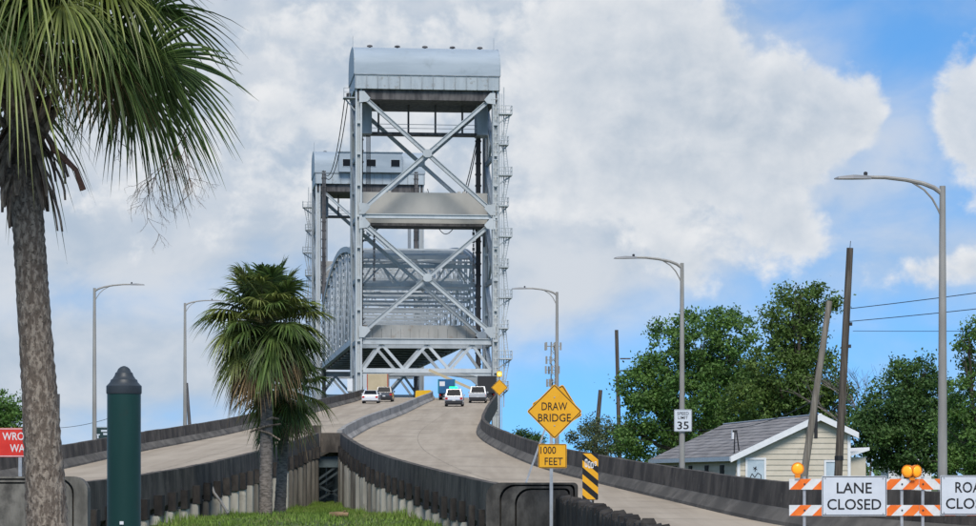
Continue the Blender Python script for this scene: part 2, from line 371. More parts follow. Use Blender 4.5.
def lettering(body, mat, parent, cx, cz, h, w=None, y=0.0, name='lettering', bold=0.0, thick=0.003):
    """flat letters in the local xz plane facing -y, centred on cx, cz"""
    cu = bpy.data.curves.new('lettering', 'FONT'); cu.body = body; cu.extrude = 0; cu.offset = bold
    cu.resolution_u = 3
    ob = bpy.data.objects.new('lettering', cu); COL.objects.link(ob)
    bpy.context.view_layer.update()
    me = bpy.data.meshes.new_from_object(ob.evaluated_get(bpy.context.evaluated_depsgraph_get()))
    bpy.data.objects.remove(ob); bpy.data.curves.remove(cu)
    co = np.array([v.co[:] for v in me.vertices])
    x0, x1 = co[:, 0].min(), co[:, 0].max(); z0, z1 = co[:, 1].min(), co[:, 1].max()
    sz = h / (z1 - z0); sx = sz if w is None else w / (x1 - x0)
    for v in me.vertices:
        a, b_ = v.co.x, v.co.y
        v.co = (cx + (a - (x0 + x1) / 2) * sx, y, cz + (b_ - (z0 + z1) / 2) * sz)
    me.name = name; me.materials.clear(); me.materials.append(MT[mat])
    o = bpy.data.objects.new(name, me); COL.objects.link(o); o.parent = parent
    return o

# ------------------------------------------------------------------ ramp geometry (from the photograph's walls)
def curve(pts, sm=9.0):
    a = np.array(sorted(pts)); ds = np.arange(20.0, 400.0, 0.5); v = np.interp(ds, a[:, 0], a[:, 1])
    k = np.exp(-0.5 * (np.arange(-60, 61) * 0.5 / sm) ** 2); k /= k.sum()
    pad = np.concatenate([2 * v[0] - v[60:0:-1], v, 2 * v[-1] - v[-2:-62:-1]])
    vs = np.convolve(pad, k, 'valid')
    return lambda d: float(np.interp(d, ds, vs))
zr = curve([(20, 0.0), (40, 0.05), (50, 0.12), (60, 0.22), (75, 0.42), (90, 0.77), (110, 1.35), (130, 2.0), (150, 2.75), (170, 3.55), (190, 4.45),
            (220, 5.85), (250, 7.25), (300, 9.6), (350, 11.75), (372, 12.3), (400, 12.4)], 6)
eRR = curve([(20, 22.0), (45, 12.2), (55, 8.7), (66, 7.5), (75, 7.15), (86, 6.5), (108, 4.5), (128, 2.6), (151, 1.2), (180, -0.35), (195, -0.75), (240, -0.3), (305, 0.75), (325, 0.6), (350, 0.1), (372, -0.5), (400, -3.5)], 7)
eRL = curve([(20, 4.6), (42, 2.6), (52, 1.65), (70, 0.13), (82, -0.9), (96, -2.6), (106, -3.75), (124, -5.6), (157, -8.55), (180, -9.3), (207, -9.25), (252, -7.95), (325, -6.7), (350, -7.0), (372, -8.0), (400, -11)], 6)
eLR = curve([(20, -10.9), (71, -10.65), (99, -10.3), (141, -10.2), (160, -10.1), (180, -10.0), (207, -9.85), (252, -8.55), (325, -7.3), (350, -7.6), (372, -8.6), (400, -11.6)], 6)
eLL = curve([(20, -20.3), (112, -20.1), (143, -20.4), (158, -20.4), (174, -19.6), (193, -18.6), (240, -17.3), (280, -16.4), (312, -15.7), (350, -16.1), (372, -16.8), (400, -19.9)], 8)
D0, D1 = 40.0, 381.0
def road(name, ea, eb, z):
    b = MB(); ds = np.arange(D0, D1 + 0.1, 1.5); n = 7
    for d in ds:
        for k in range(n):
            t = k / (n - 1); x = ea(d) * (1 - t) + eb(d) * t
            b.v.append((x, d, z(d) + 0.04 * math.sin(math.pi * t)))
    for i in range(len(ds) - 1):
        for k in range(n - 1):
            a = i * n + k; b.f.append((a, a + 1, a + n + 1, a + n))
    o2 = len(b.v)
    for d in ds:
        b.v.append((ea(d), d, z(d) - 0.5)); b.v.append((eb(d), d, z(d) - 0.5))
    for i in range(len(ds) - 1):
        a = o2 + 2 * i; b.f.append((a, a + 2, a + 3, a + 1))
        b.f.append((i * n, (i + 1) * n, a + 2, a)); b.f.append((i * n + n - 1, a + 1, a + 3, (i + 1) * n + n - 1))
    return tag(b.build(name, 'road', smooth=False), kind='structure')
# ground: one sheet with a slight lawn mound between the ramps
gb = MB()
xs = sorted(set([-3000, -600, -120, -60, -30] + list(np.arange(-22, 30.1, 2.0)) + [60, 120, 600, 3000]))
ys = sorted(set([-3000, -300, 0, 20, 40] + list(np.arange(50, 170.1, 4.0)) + [200, 260, 320, 400, 600, 1200, 4500]))
def gz(x, y):
    m = math.exp(-((x + 6.0) / 5.5) ** 2) * math.exp(-((y - 86) / 17.0) ** 2)
    return -0.15 + 0.42 * m
for y in ys:
    for x in xs: gb.v.append((x, y, gz(x, y)))
for j in range(len(ys) - 1):
    for i in range(len(xs) - 1):
        a = j * len(xs) + i; gb.f.append((a, a + 1, a + len(xs) + 1, a + len(xs)))
tag(gb.build('ground', 'ground', smooth=True), kind='structure')
sb = MB().box(-24, 24, 4, D0 + 6, -0.2, -0.04)
tag(sb.build('street', 'street'), kind='structure')
roadL = road('exit_ramp_road', eLL, eLR, zr)
roadR = road('entry_ramp_road', eRL, eRR, zr)

MT['joint'] = M('joint_sealant', (0.20, 0.172, 0.135), (0.34, 0.288, 0.222), 0.9, 0.8)
for rd, ea, eb in ((roadL, eLL, eLR), (roadR, eRL, eRR)):
    for d in np.arange(62, 366, 9.6):
        b = MB(); n = 7; hw = 0.035 + 0.00012 * d
        for dd in (d - hw, d + hw):
            for k in range(n):
                t = k / (n - 1); b.v.append((ea(dd) * (1 - t) + eb(dd) * t, dd, zr(dd) + 0.04 * math.sin(math.pi * t) + 0.004))
        b.f = [(k, k + 1, n + k + 1, n + k) for k in range(n - 1)]
        b.build('expansion_joint', 'joint', rd)
    b = MB(); ds = np.arange(60, 372, 3.0)
    for dd in ds:
        xm = (ea(dd) + eb(dd)) / 2
        for o_ in (-0.025, 0.025): b.v.append((xm + o_, dd, zr(dd) + 0.04 + 0.005))
    b.f = [(2 * k, 2 * k + 1, 2 * k + 3, 2 * k + 2) for k in range(len(ds) - 1)]
    b.build('lane_joint', 'joint', rd)
# --- walls along the ramps
def edge_frame(e, d):
    t = Vector((e(d + 0.5) - e(d - 0.5), 1.0, 0)).normalized()
    return Vector((e(d), d, 0)), t, Vector((t.y, -t.x, 0))      # point, tangent, right normal
def sweep(b, e, ds, prof, side):
    """profile points (offset outwards, height above the road) swept along the edge"""
    o = len(b.v); n = len(prof)
    for d in ds:
        p, t, nr = edge_frame(e, d)
        for off, h in prof:
            q = p + nr * off * side; b.v.append((q.x, q.y, zr(d) + h))
    for i in range(len(ds) - 1):
        for k in range(n):
            k2 = (k + 1) % n
            b.f.append((o + i * n + k, o + i * n + k2, o + (i + 1) * n + k2, o + (i + 1) * n + k))
    b.f.append(tuple(o + k for k in range(n))); b.f.append(tuple(o + (len(ds) - 1) * n + k for k in reversed(range(n))))
    return b
WH = 1.07
def barrier_wall(name, label, e, side, d0, d1, step, split, basecol=True):
    p, t, nr = edge_frame(e, d0)
    T = thing(name, label, 'wall', (p.x, p.y, zr(d0)))
    d = d0
    def seg(a, bb):
        ds = np.linspace(a + 0.012, bb - 0.012, max(2, int((bb - a) / 1.5) + 1))
        j = random.uniform(-0.012, 0.012)
        sweep(MB(), e, ds, [(0.10, 0.42), (0.17, WH + j), (0.40, WH + j), (0.42, -0.6), (0.10, -0.6)], side).build('wall_panel', 'parapet', T, True)
        sweep(MB(), e, ds, [(-0.22, 0.004), (-0.20, 0.10), (0.095, 0.415), (0.095, 0.004)], side).build('barrier_foot', 'parapet_base', T, True)
    while d < split:
        seg(d, min(d + step, split)); d += step
    seg(split, d1)
    return T
barrier_wall('ramp_wall', 'long curving blackened concrete wall along the right ramp in front of the beige house', eRR, 1, 47, 380, 5.0, 190)
barrier_wall('ramp_wall', 'blackened concrete wall along the far left side of the left ramp', eLL, -1, 60, 380, 5.0, 200)

def pile_wall(name, label, e, side, d0, d1, split_near):
    p, t, nr = edge_frame(e, d0)
    T = thing(name, label, 'wall', (p.x, p.y, 0))
    step = 3.2; d = d0; i = 0; out = 0.25 if side > 0 else 0.17
    while d + step <= d1 + 0.01:
        ds = [d + 0.004, d + 1.06, d + 2.13, d + step - 0.004]
        j = random.uniform(-0.006, 0.006)
        sweep(MB(), e, ds, [(-0.02, 0.0), (0.02, WH + j), (0.27, WH + j), (0.30, 0.27), (0.30, 0.27 - 0.28), (-0.02, -0.28)], side).build('parapet_panel', 'parapet', T, True)
        # pile-cap block under the joint
        p, t, nr = edge_frame(e, d); nz_ = zr(d)
        top = nz_ + WH - 0.69 + random.uniform(-0.03, 0.03); hb = 0.63 + random.uniform(-0.05, 0.05)
        c0 = p + nr * side * 0.285; 
        def blk(name, off0, off1, half, z0, z1, mat, bev=0.03):
            b = MB(); pr = [(-half, off0), (half, off0), (half, off1 - bev), (half - bev, off1), (-half + bev, off1), (-half, off1 - bev)]
            vs = []
            for z in (z0, z1):
                for u, v in pr:
                    q = p + t * u + nr * side * v; vs.append((q.x, q.y, z))
            n = len(pr); b.add(vs, [tuple(range(n)), tuple(range(n, 2 * n))] + [(k, (k + 1) % n, n + (k + 1) % n, n + k) for k in range(n)])
            return b.build(name, mat, T, True)
        blk('cap_block', 0.303, 0.30 + out + random.uniform(-0.02, 0.02), 0.30 + random.uniform(-0.03, 0.03), top - hb, top, 'cap')
        g = gz(p.x, p.y) - 0.2
        if top - hb - g > 0.25:
            blk('pile', 0.06, 0.27 + out + random.uniform(-0.05, 0.03), 0.26 + random.uniform(-0.03, 0.05), g, top - hb - 0.003, 'panel' if random.random() < (0.92 if d < split_near else 0.3) else 'pile', 0.05)
            # infill slab between piles, coloured dark to paint the shaded gap
            for u0, u1 in (((0.30, 1.50), (1.58, 2.86)) if random.random() < 0.55 else ((0.32, 2.84),)):
                dA, dB = d + u0, d + u1
                if dB > d1: continue
                pa, ta, na = edge_frame(e, dA); pb, tb, nb = edge_frame(e, dB)
                tk = 0.16 + random.uniform(-0.04, 0.04)
                za, zb = zr(dA) - 0.285, zr(dB) - 0.285
                b = MB(); vs = []
                for (pp, nn, zz) in ((pa, na, za), (pb, nb, zb)):
                    for off, z in ((0.10, g), (tk, g), (tk, zz), (0.10, zz)):
                        q = pp + nn * side * off; vs.append((q.x, q.y, z))
                b.add(vs, [(0, 1, 2, 3), (7, 6, 5, 4), (0, 4, 5, 1), (1, 5, 6, 2), (2, 6, 7, 3), (3, 7, 4, 0)])
                b.build('infill_slab', 'pile', T, True)
        d += step
    return T
pile_wall('pile_wall', 'dark parapet on pile caps along the inner side of the left ramp behind the small palms', eLR, 1, 66.0, 157.2, 132)
pile_wall('pile_wall', 'curved dark parapet on pile caps from the gap between the ramps to the dark pylon', eRL, -1, 66.0, 157.2, 128)
# near end of the right ramp's inner parapet: crumbling upright posts
p, t, nr = edge_frame(eRL, 54)
T = thing('crumbling_parapet', 'crumbling dark posts at the near end of the parapet behind the striped marker', 'wall', (p.x, p.y, 0))
d = 40.0
while d < 65.6:
    p, t, nr = edge_frame(eRL, d); w = random.uniform(0.09, 0.20)
    zt = zr(d) + (0.70 + 0.30 * min(1, (d - 40) / 12.0)) + random.uniform(-0.09, 0.05)
    dd = w * 1.0
    b = MB(); vs = []
    for z, s_ in ((-0.2, 1), (zt - 0.05, 1), (zt, 0.7)):
        for u, v in ((-w / 2, -0.13), (w / 2, -0.13), (w / 2, 0.13), (-w / 2, 0.13)):
            q = p + t * u * s_ + nr * v * s_; vs.append((q.x, q.y, z + (random.uniform(-0.03, 0.03) if s_ < 1 else 0)))
    fs = [(0, 1, 2, 3), (11, 10, 9, 8)]
    for k in range(2):
        for i in range(4): fs.append((k * 4 + i, k * 4 + (i + 1) % 4, k * 4 + 4 + (i + 1) % 4, k * 4 + 4 + i))
    b.add(vs, fs).build('post', 'cap', T, True)
    d += w + random.uniform(0.02, 0.10)
# median barrier between the two roadways
def eMD(d): return (eRL(d) + eLR(d)) / 2
p, t, nr = edge_frame(eMD, 160)
T = thing('median_barrier', 'pale concrete median barrier between the two roadways climbing to the bridge', 'barrier', (p.x, p.y, zr(160)))
d = 159.0
while d < 372:
    ds = [d + 0.015, d + 2, d + 4, d + 5.985]
    h = 0.92 * min(1.0, 0.55 + (d - 159) / 30.0)
    sweep(MB(), eMD, ds, [(-0.42, 0.02), (-0.40, 0.12), (-0.20, 0.36), (-0.15, h), (0.15, h), (0.20, 0.36), (0.40, 0.12), (0.42, 0.02)], 1).build('barrier_segment', 'median', T, True)
    d += 6.0
# end wall and steel bent in the gap between the ramps
xa, xb = eLR(157.2), eRL(157.2)
T = thing('gap_end_wall', 'short dark wall closing the gap between the two ramps', 'wall', ((xa + xb) / 2, 157.6, 0))
MB().box(xa + 0.29, xb - 0.29, 157.25, 157.55, zr(157) - 0.1, zr(157) + WH - 0.02).build('wall_panel', 'parapet', T, True)
MB().box(xa - 0.28, xa + 0.28, 157.0, 157.6, zr(157) - 0.1, zr(157) + WH + 0.42).build('corner_post', 'parapet', T, True)
T = thing('steel_bent', 'dark braced steel bent under the gap where the two ramps meet', 'bent', ((xa + xb) / 2, 158, -0.15))
MB().box(xa - 0.6, xb + 0.6, 157.7, 158.3, 2.05, 2.70).build('beam', 'bent_beam', T, True)
for x in (xa - 0.2, xb - 0.15):
    MB().box(x - 0.13, x + 0.13, 157.85, 158.15, -0.2, 2.05).build('column', 'bent', T, True)
for (a, b_) in (((xa, 0.1), (xb, 1.0)), ((xa, 1.0), (xb, 1.95)), ((xa, 0.95), (xb - 0.1, 2.0)), ((xa - 0.1, 1.2), (xb - 0.6, 2.05))):
    MB().beam((a[0], 157.78, a[1] if b_[1] != 2.0 else 0.9), (b_[0], 157.78, b_[1] if b_[1] != 1.95 else 0.15), 0.06, 0.13).build('brace', 'bent', T, True)
for yy in (163.0, 168.5):
    for x in (xa - 0.8, (xa + xb) / 2, xb + 0.8):
        MB().tube([(x, yy, -0.2), (x, yy, zr(yy) - 0.5)], 0.14, 8).build('column', 'bent', T, True)
    MB().beam((xa - 0.8, yy, 0.3), (xb + 0.8, yy, 2.3), 0.08, 0.12).build('brace', 'bent', T, True)
# piers that carry the high part of both ramps
for rd, ea, eb in ((roadL, eLL, eLR), (roadR, eRL, eRR)):
    for d in np.arange(172, 372, 14.0):
        xm = (ea(d) + eb(d)) / 2; hw = (eb(d) - ea(d)) / 2
        MB().box(xm - hw + 0.3, xm + hw - 0.3, d - 0.5, d + 0.5, zr(d) - 1.5, zr(d) - 0.56).build('pier_cap', 'pile', rd)
        for s_ in (-1, 1):
            MB().box(xm + s_ * hw * 0.6 - 0.45, xm + s_ * hw * 0.6 + 0.45, d - 0.4, d + 0.4, -0.3, zr(d) - 1.51).build('pier_column', 'pile', rd)

# --- stepped pylons at the mouth of the gap
def pylon(label, x0, x1, y, ztop, round_left, mat, inset):
    T = thing('stepped_pylon', label, 'pylon', ((x0 + x1) / 2, y, -0.15))
    c = (0, 1, 1, 0)
    w = x1 - x0
    def layer(a, b_, z1, y0, y1, rL, rR):
        pts = [(b_, -0.15)]
        r = rR
        for k in range(7): t = R(90 * k / 6); pts.append((b_ - r + r * math.cos(t), z1 - r + r * math.sin(t)))
        r = rL
        for k in range(7): t = R(90 + 90 * k / 6); pts.append((a + r + r * math.cos(t), z1 - r + r * math.sin(t)))
        pts.append((a, -0.15))
        MB().prism(pts, y0, y1).build('step', mat, T, True)
    def outline(k, grow):
        a, b_ = inset
        la, rb = (a, b_) if round_left else (b_, a)
        xa_, xb_ = x0 + k * la - grow, x1 - k * rb + grow; z1 = ztop - k * 0.075 + grow
        rl, rr = (0.30, 0.09) if round_left else (0.09, 0.30)
        pts = [(xb_, -0.15)]
        for q in range(7): t = R(90 * q / 6); pts.append((xb_ - rr + rr * math.cos(t), z1 - rr + rr * math.sin(t)))
        for q in range(7): t = R(90 + 90 * q / 6); pts.append((xa_ + rl + rl * math.cos(t), z1 - rl + rl * math.sin(t)))
        pts.append((xa_, -0.15)); return pts
    MB().prism(outline(0, -0.01), y + 0.16, y + 0.5).build('core', mat, T, True)
    for k in range(2):
        o1, o2 = outline(k, 0), outline(k + 1, 0.035)
        n = len(o1); b = MB(); yf, yb = y - 0.02 * k, y + 0.16
        b.add([(a, yf, c) for a, c in o1] + [(a, yf, c) for a, c in o2] + [(a, yb, c) for a, c in o1] + [(a, yb, c) for a, c in o2],
              [f for q in range(n - 1) for f in ((q, q + 1, n + q + 1, n + q), (2 * n + q + 1, 2 * n + q, 3 * n + q, 3 * n + q + 1), (q + 1, q, 2 * n + q, 2 * n + q + 1), (n + q, n + q + 1, 3 * n + q + 1, 3 * n + q))])
        b.build('step', mat, T, True)
    MB().prism(outline(2, 0), y - 0.04, y + 0.16).build('step', mat, T, True)
    return T
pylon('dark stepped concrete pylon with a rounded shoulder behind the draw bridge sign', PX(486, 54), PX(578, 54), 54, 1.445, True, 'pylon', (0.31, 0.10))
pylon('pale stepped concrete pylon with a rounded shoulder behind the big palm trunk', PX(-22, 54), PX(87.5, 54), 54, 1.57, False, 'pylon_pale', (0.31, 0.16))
b = MB().box(PX(574, 53.2), PX(594, 53.2), 53.2, 53.7, -0.2, 1.12)
T = thing('stub_wall', 'short weathered concrete stub between the dark pylon and the striped marker', 'wall', (PX(584, 53.2), 53.4, -0.2))
b.build('stub', 'pylon', T, True)

# ------------------------------------------------------------------ the lift bridge
BR = R(6.3); BO = Vector((-8.45, 370.0, 0.0))
bx_, by_ = Vector((math.cos(BR), math.sin(BR), 0)), Vector((-math.sin(BR), math.cos(BR), 0))
def BP(x, y, z): return BO + bx_ * x + by_ * y + Vector((0, 0, z))
LX, TD = 9.5, 11.5
def ladder_beam(p0, p1, w, hgt, fl, pitch, up, b=None):
    """laced member: two side plates joined by battens"""
    b = b or MB(); p0 = Vector(p0); p1 = Vector(p1); d = (p1 - p0); L = d.length; d.normalize()
    s_ = d.cross(Vector(up))
    if s_.length < 1e-4: s_ = d.cross(Vector((0, 1, 0)))
    s_.normalize()
    for k in (-1, 1): b.beam(p0 + s_ * k * (w - fl) / 2, p1 + s_ * k * (w - fl) / 2, fl, hgt, up)
    n = max(2, int(L / pitch))
    for i in range(n):
        c = p0 + d * (L * (i + 0.5) / n)
        b.beam(c - d * pitch * 0.28, c + d * pitch * 0.28, w - 2 * fl + 0.001, hgt * 0.55, up)
    return b
def tower(name, label, loc, rz, control):
    T = thing(name, label, 'bridge tower', loc, rz)
    for x in (-LX, LX):
        for y in (0, TD):
            b = MB()
            for k in (-1, 1): b.box(x + k * 0.33 - 0.12, x + k * 0.33 + 0.12, y - 0.6, y + 0.6, -0.3, 55.2)
            b.box(x - 0.21, x + 0.21, y - 0.2, y + 0.25, -0.3, 55.2)
            for z in np.arange(3, 54, 4.3): b.box(x - 0.21, x + 0.21, y - 0.57, y - 0.2, z - 0.16, z + 0.16)
            b.build('leg', 'steel', T)
    def diag(p0, p1, w=0.72, mat='steel'):
        p0 = Vector(p0); p1 = Vector(p1)
        b = MB(); u = Vector((0, 1, 0)) if abs(p0.y - p1.y) < 0.1 else Vector((1, 0, 0))
        b.beam(p0, p1, w, 0.34, u)
        for k in (-1, 1):
            dd = (p1 - p0).normalized().cross(u).normalized() * k * (w / 2 - 0.04)
            b.beam(p0 + dd, p1 + dd, 0.085, 0.62, u)
        return b.build('diagonal_brace', mat, T)
    for y, m, w in ((0, 'steel', 0.56), (TD, 'steel', 0.48)):
        for z0, z1 in ((38.2, 54.0), (21.2, 36.6)):
            xi = LX - 0.45
            yo = y - 0.0
            diag((-xi, yo, z0), (xi, yo, z1), w, m); diag((-xi, yo - 0.36, z1), (xi, yo - 0.36, z0), w, m)
            zc = (z0 + z1) / 2
            b = MB().prism([(-0.6, zc - 0.3), (-0.3, zc - 0.55), (0.3, zc - 0.55), (0.6, zc - 0.3), (0.6, zc + 0.3), (0.3, zc + 0.55), (-0.3, zc + 0.55), (-0.6, zc + 0.3)], yo - 0.80, yo - 0.70)
            b.build('gusset_plate', 'steel', T)
            for s_ in (-1, 1):
                for zc, sg in ((z0, 1), (z1, -1)):
                    pts = [(s_ * (xi + 0.4), zc - sg * 0.6), (s_ * (xi - 0.3), zc - sg * 0.6), (s_ * (xi - 1.15), zc + sg * 0.35), (s_ * (xi - 0.75), zc + sg * 0.85), (s_ * (xi + 0.4), zc + sg * 1.0)]
                    MB().prism(pts, yo - 0.71, yo - 0.63).build('gusset_plate', 'steel', T)
        # horizontal struts
        for z, h, mm in ((37.4, 0.62, 'steel'), (20.1, 0.85, 'steel')):
            b = MB().box(-LX + 0.58, LX - 0.58, y - 0.30, y + 0.30, z - h / 2 + 0.10, z + h / 2 - 0.10)
            b.box(-LX + 0.58, LX - 0.58, y - 0.46, y + 0.46, z + h / 2 - 0.10, z + h / 2); b.box(-LX + 0.58, LX - 0.58, y - 0.46, y + 0.46, z - h / 2, z - h / 2 + 0.10)
            b.build('strut', mm, T)
        # portal truss over the road
        zt, zb = 19.7, 16.1
        top = [-6.3, 0, 6.3]; bot = [-LX + 0.6, -3.15, 3.15, LX - 0.6]
        for i, tx in enumerate(top):
            for bx2 in (bot[i], bot[i + 1]):
                b = MB().beam((bx2, y, zb), (tx, y, zt), 0.40, 0.4, (0, 1, 0)); b.build('web_brace', 'steel', T)
        # bottom chord with haunches
        hp = [(-LX + 0.58, 13.6), (-LX + 0.95, 13.6), (-LX + 1.3, 14.6), (-LX + 2.1, 15.3), (-LX + 3.6, 15.6), (LX - 3.6, 15.6), (LX - 2.1, 15.3), (LX - 1.3, 14.6), (LX - 0.95, 13.6), (LX - 0.58, 13.6),
              (LX - 0.58, 16.6), (-LX + 0.58, 16.6)]
        # split into convex pieces
        b = MB().box(-LX + 0.58, LX - 0.58, y - 0.33, y + 0.33, 15.75, 16.35)
        for s_ in (-1, 1):
            pts = [(s_ * (LX - 0.6), 13.4), (s_ * (LX - 1.0), 13.5), (s_ * (LX - 1.35), 14.4), (s_ * (LX - 2.2), 15.15), (s_ * (LX - 3.7), 15.55), (s_ * (LX - 5.2), 15.74), (s_ * (LX - 0.6), 15.74)]
            b.prism(pts, y - 0.2, y + 0.2)
        b.build('portal_chord', 'steel', T)
    # side bracing
    for x in (-LX, LX):
        for z in (20.1, 28.8, 37.4, 46.0):
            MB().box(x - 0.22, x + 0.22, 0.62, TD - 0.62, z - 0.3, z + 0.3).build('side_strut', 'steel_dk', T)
        zs = (12.0, 20.1, 28.8, 37.4, 46.0, 54.0)
        for i in range(len(zs) - 1):
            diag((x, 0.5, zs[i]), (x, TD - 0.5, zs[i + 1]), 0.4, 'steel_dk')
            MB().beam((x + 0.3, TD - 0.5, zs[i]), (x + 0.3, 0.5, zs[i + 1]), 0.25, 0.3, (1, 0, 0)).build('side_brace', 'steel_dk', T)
    # dark guide columns on the channel side
    for s_ in (-1, 1):
        x = s_ * (LX - 1.05)
        b = MB().box(x - 0.34, x + 0.34, TD + 0.65, TD + 1.05, 10.0, 57.2)
        for z in np.arange(11, 57, 1.6): b.box(x - 0.44, x + 0.44, TD + 0.60, TD + 1.10, z, z + 0.22)
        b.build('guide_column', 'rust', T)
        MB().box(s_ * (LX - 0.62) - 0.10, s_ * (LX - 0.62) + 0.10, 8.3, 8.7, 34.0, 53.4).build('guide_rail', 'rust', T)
    # girder band under the machinery house
    hx, y0, y1 = 10.05, -0.95, TD + 0.95
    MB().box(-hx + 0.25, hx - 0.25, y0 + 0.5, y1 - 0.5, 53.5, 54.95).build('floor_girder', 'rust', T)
    MB().box(-hx, hx, y0, y1, 54.9, 56.8).build('girder_band', 'girder', T)
    for k in range(14):
        x = -hx + 0.08 + (2 * hx - 0.16) * k / 13
        for yy, sg in ((y0, -1), (y1, 1)):
            MB().box(x - 0.05, x + 0.05, min(yy, yy + sg * 0.14), max(yy, yy + sg * 0.14), 54.95, 56.7).build('stiffener', 'steel_dk', T)
    MB().box(-hx - 0.06, hx + 0.06, y0 - 0.12, y1 + 0.12, 56.8, 56.93).build('ledge', 'steel_dk', T)
    # barrel roof
    prof = []
    n = 18; ym = (y0 + y1) / 2; ry = (y1 - y0) / 2 + 0.05
    for k in range(n + 1):
        t = math.pi * k / n
        cy, sy_ = math.cos(t), math.sin(t)
        prof.append((ym - ry * math.copysign(abs(cy) ** 0.8, cy), 56.93 + 4.4 * sy_ ** 0.6))
    roof = MB().prism(prof, -hx - 0.02, hx + 0.02, 'x').build('house_roof', 'house_sheet', T, smooth=True)
    for s_ in (-1, 1):
        p2 = [(ym + (a - ym) * 1.012, 56.94 + (z - 56.93) * 1.012) for a, z in prof]
        MB().prism(p2, s_ * (hx + 0.02), s_ * (hx + 0.12), 'x').build('roof_end', 'girder', T)
        MB().tube([(s_ * (hx - 0.1), ym, 61.2), (s_ * (hx - 0.1), ym, 63.2)], 0.035, 5).build('lightning_rod', 'steel_dk', T)
    for k in range(5):
        x = -hx + 2.4 + k * (2 * hx - 4.6) / 4
        MB().lathe([(0.16, 0), (0.16, 0.3), (0.42, 0.34), (0.36, 0.52), (0.1, 0.6)], 10, (x, ym - 1.2, 61.2)).build('roof_vent', 'rust', roof)
    # service platform slung under the girder
    b = MB().box(-LX + 2.1, LX - 2.1, 4.6, 6.6, 49.3, 49.65); b.build('service_platform', 'rust', T)
    for x in (-6.4, -2.2, 1.6, 5.4):
        MB().box(x - 0.13, x + 0.13, 4.7, 4.95, 49.65, 53.5).build('hanger', 'rust', T)
    for z in (50.2, 50.75):
        MB().tube([(-LX + 2.1, 4.55, z), (LX - 2.1, 4.55, z)], 0.04, 5).build('railing', 'steel', T)
    for s_ in (-1, 1):
        MB().box(s_ * (LX - 1.35) - 0.75, s_ * (LX - 1.35) + 0.75, 3.6, 7.6, 49.3, 53.5).build('sheave_bracket', 'steel_dk', T)
    # stair column: zigzag flights and landings on the +x side
    sx = LX + 0.47
    zz = list(np.arange(13.5, 56.0, 4.25))
    for i, z in enumerate(zz):
        wide = 1.85 if i % 2 else 1.35
        yy0 = -0.2
        MB().box(sx, sx + wide, yy0 - 0.7, yy0 + 1.0, z - 0.12, z + 0.06).build('landing', 'steel', T)
        b = MB()
        for (xx, yy) in ((sx + wide - 0.03, yy0 - 0.68), (sx + wide - 0.03, yy0 + 0.98), (sx + 0.1, yy0 - 0.68), (sx + wide * 0.5, yy0 - 0.68)):
            b.tube([(xx, yy, z), (xx, yy, z + 1.1)], 0.055, 5)
        for h in (0.55, 1.1):
            b.tube([(sx, yy0 - 0.68, z + h), (sx + wide - 0.03, yy0 - 0.68, z + h), (sx + wide - 0.03, yy0 + 0.98, z + h)], 0.05, 5)
        b.build('landing_railing', 'steel', T)
        MB().beam((sx, yy0, z - 1.3), (sx + wide - 0.1, yy0, z - 0.1), 0.16, 0.2).build('landing_bracket', 'steel', T)
        if i + 1 < len(zz):
            a = sx + (1.25 if i % 2 else 0.55); c = sx + (0.75 if i % 2 else 1.35)
            b = MB()
            for k in (-0.22, 0.22):
                b.tube([(a + k, yy0 + 0.2, z), (c + k, yy0 + 0.2, zz[i + 1])], 0.06, 5)
            for q in range(12):
                f = (q + 0.5) / 12; xx = a + (c - a) * f
                b.box(xx - 0.22, xx + 0.22, yy0 + 0.17, yy0 + 0.23, z + 4.25 * f - 0.025, z + 4.25 * f + 0.025)
            b.build('stair_flight', 'steel', T)
    for k, yk in ((0.12, 0.95), (0.75, -0.05)):
        MB().box(sx + k - 0.07, sx + k + 0.07, yk - 0.07, yk + 0.07, 11.0, 55.5).build('stair_post', 'steel', T)
    b = MB()
    for k in (-0.12, 0.12): b.tube([(sx + 0.28 + k, -0.55, 8.0), (sx + 0.28 + k, -0.55, 54.5)], 0.05, 5)
    b.build('conduit', 'steel', T)
    b = MB()
    for s_ in (-0.35, 0.35): b.tube([(LX + s_, -0.72, 10.0), (LX + s_, -0.72, 54.0)], 0.05, 5)
    for z in np.arange(10.5, 54, 1.2): b.box(LX - 0.35, LX + 0.35, -0.75, -0.69, z, z + 0.09)
    b.build('leg_ladder', 'steel', T)
    # cable outrigger on the -x side
    b = MB().box(-LX - 2.1, -LX - 0.5, -0.6, 1.2, 53.6, 53.75)
    b.build('outrigger_platform', 'steel_dk', T)
    b = MB()
    for xx in (-LX - 2.05, -LX - 1.3): b.tube([(xx, -0.55, 53.75), (xx, -0.55, 55.0)], 0.04, 5)
    for h in (54.4, 55.0): b.tube([(-LX - 2.05, -0.55, h), (-LX - 0.9, -0.55, h)], 0.035, 5)
    b.build('outrigger_railing', 'steel_dk', T)
    MB().beam((-LX - 0.5, 0.2, 52.0), (-LX - 1.8, 0.2, 53.55), 0.16, 0.2).build('outrigger_strut', 'steel_dk', T)
    MB().lathe([(0.2, 0), (0.32, 0.05), (0.32, 0.55), (0.2, 0.6)], 10, (-LX - 1.35, 0.2, 53.78)).build('cable_drum', 'rust', T)
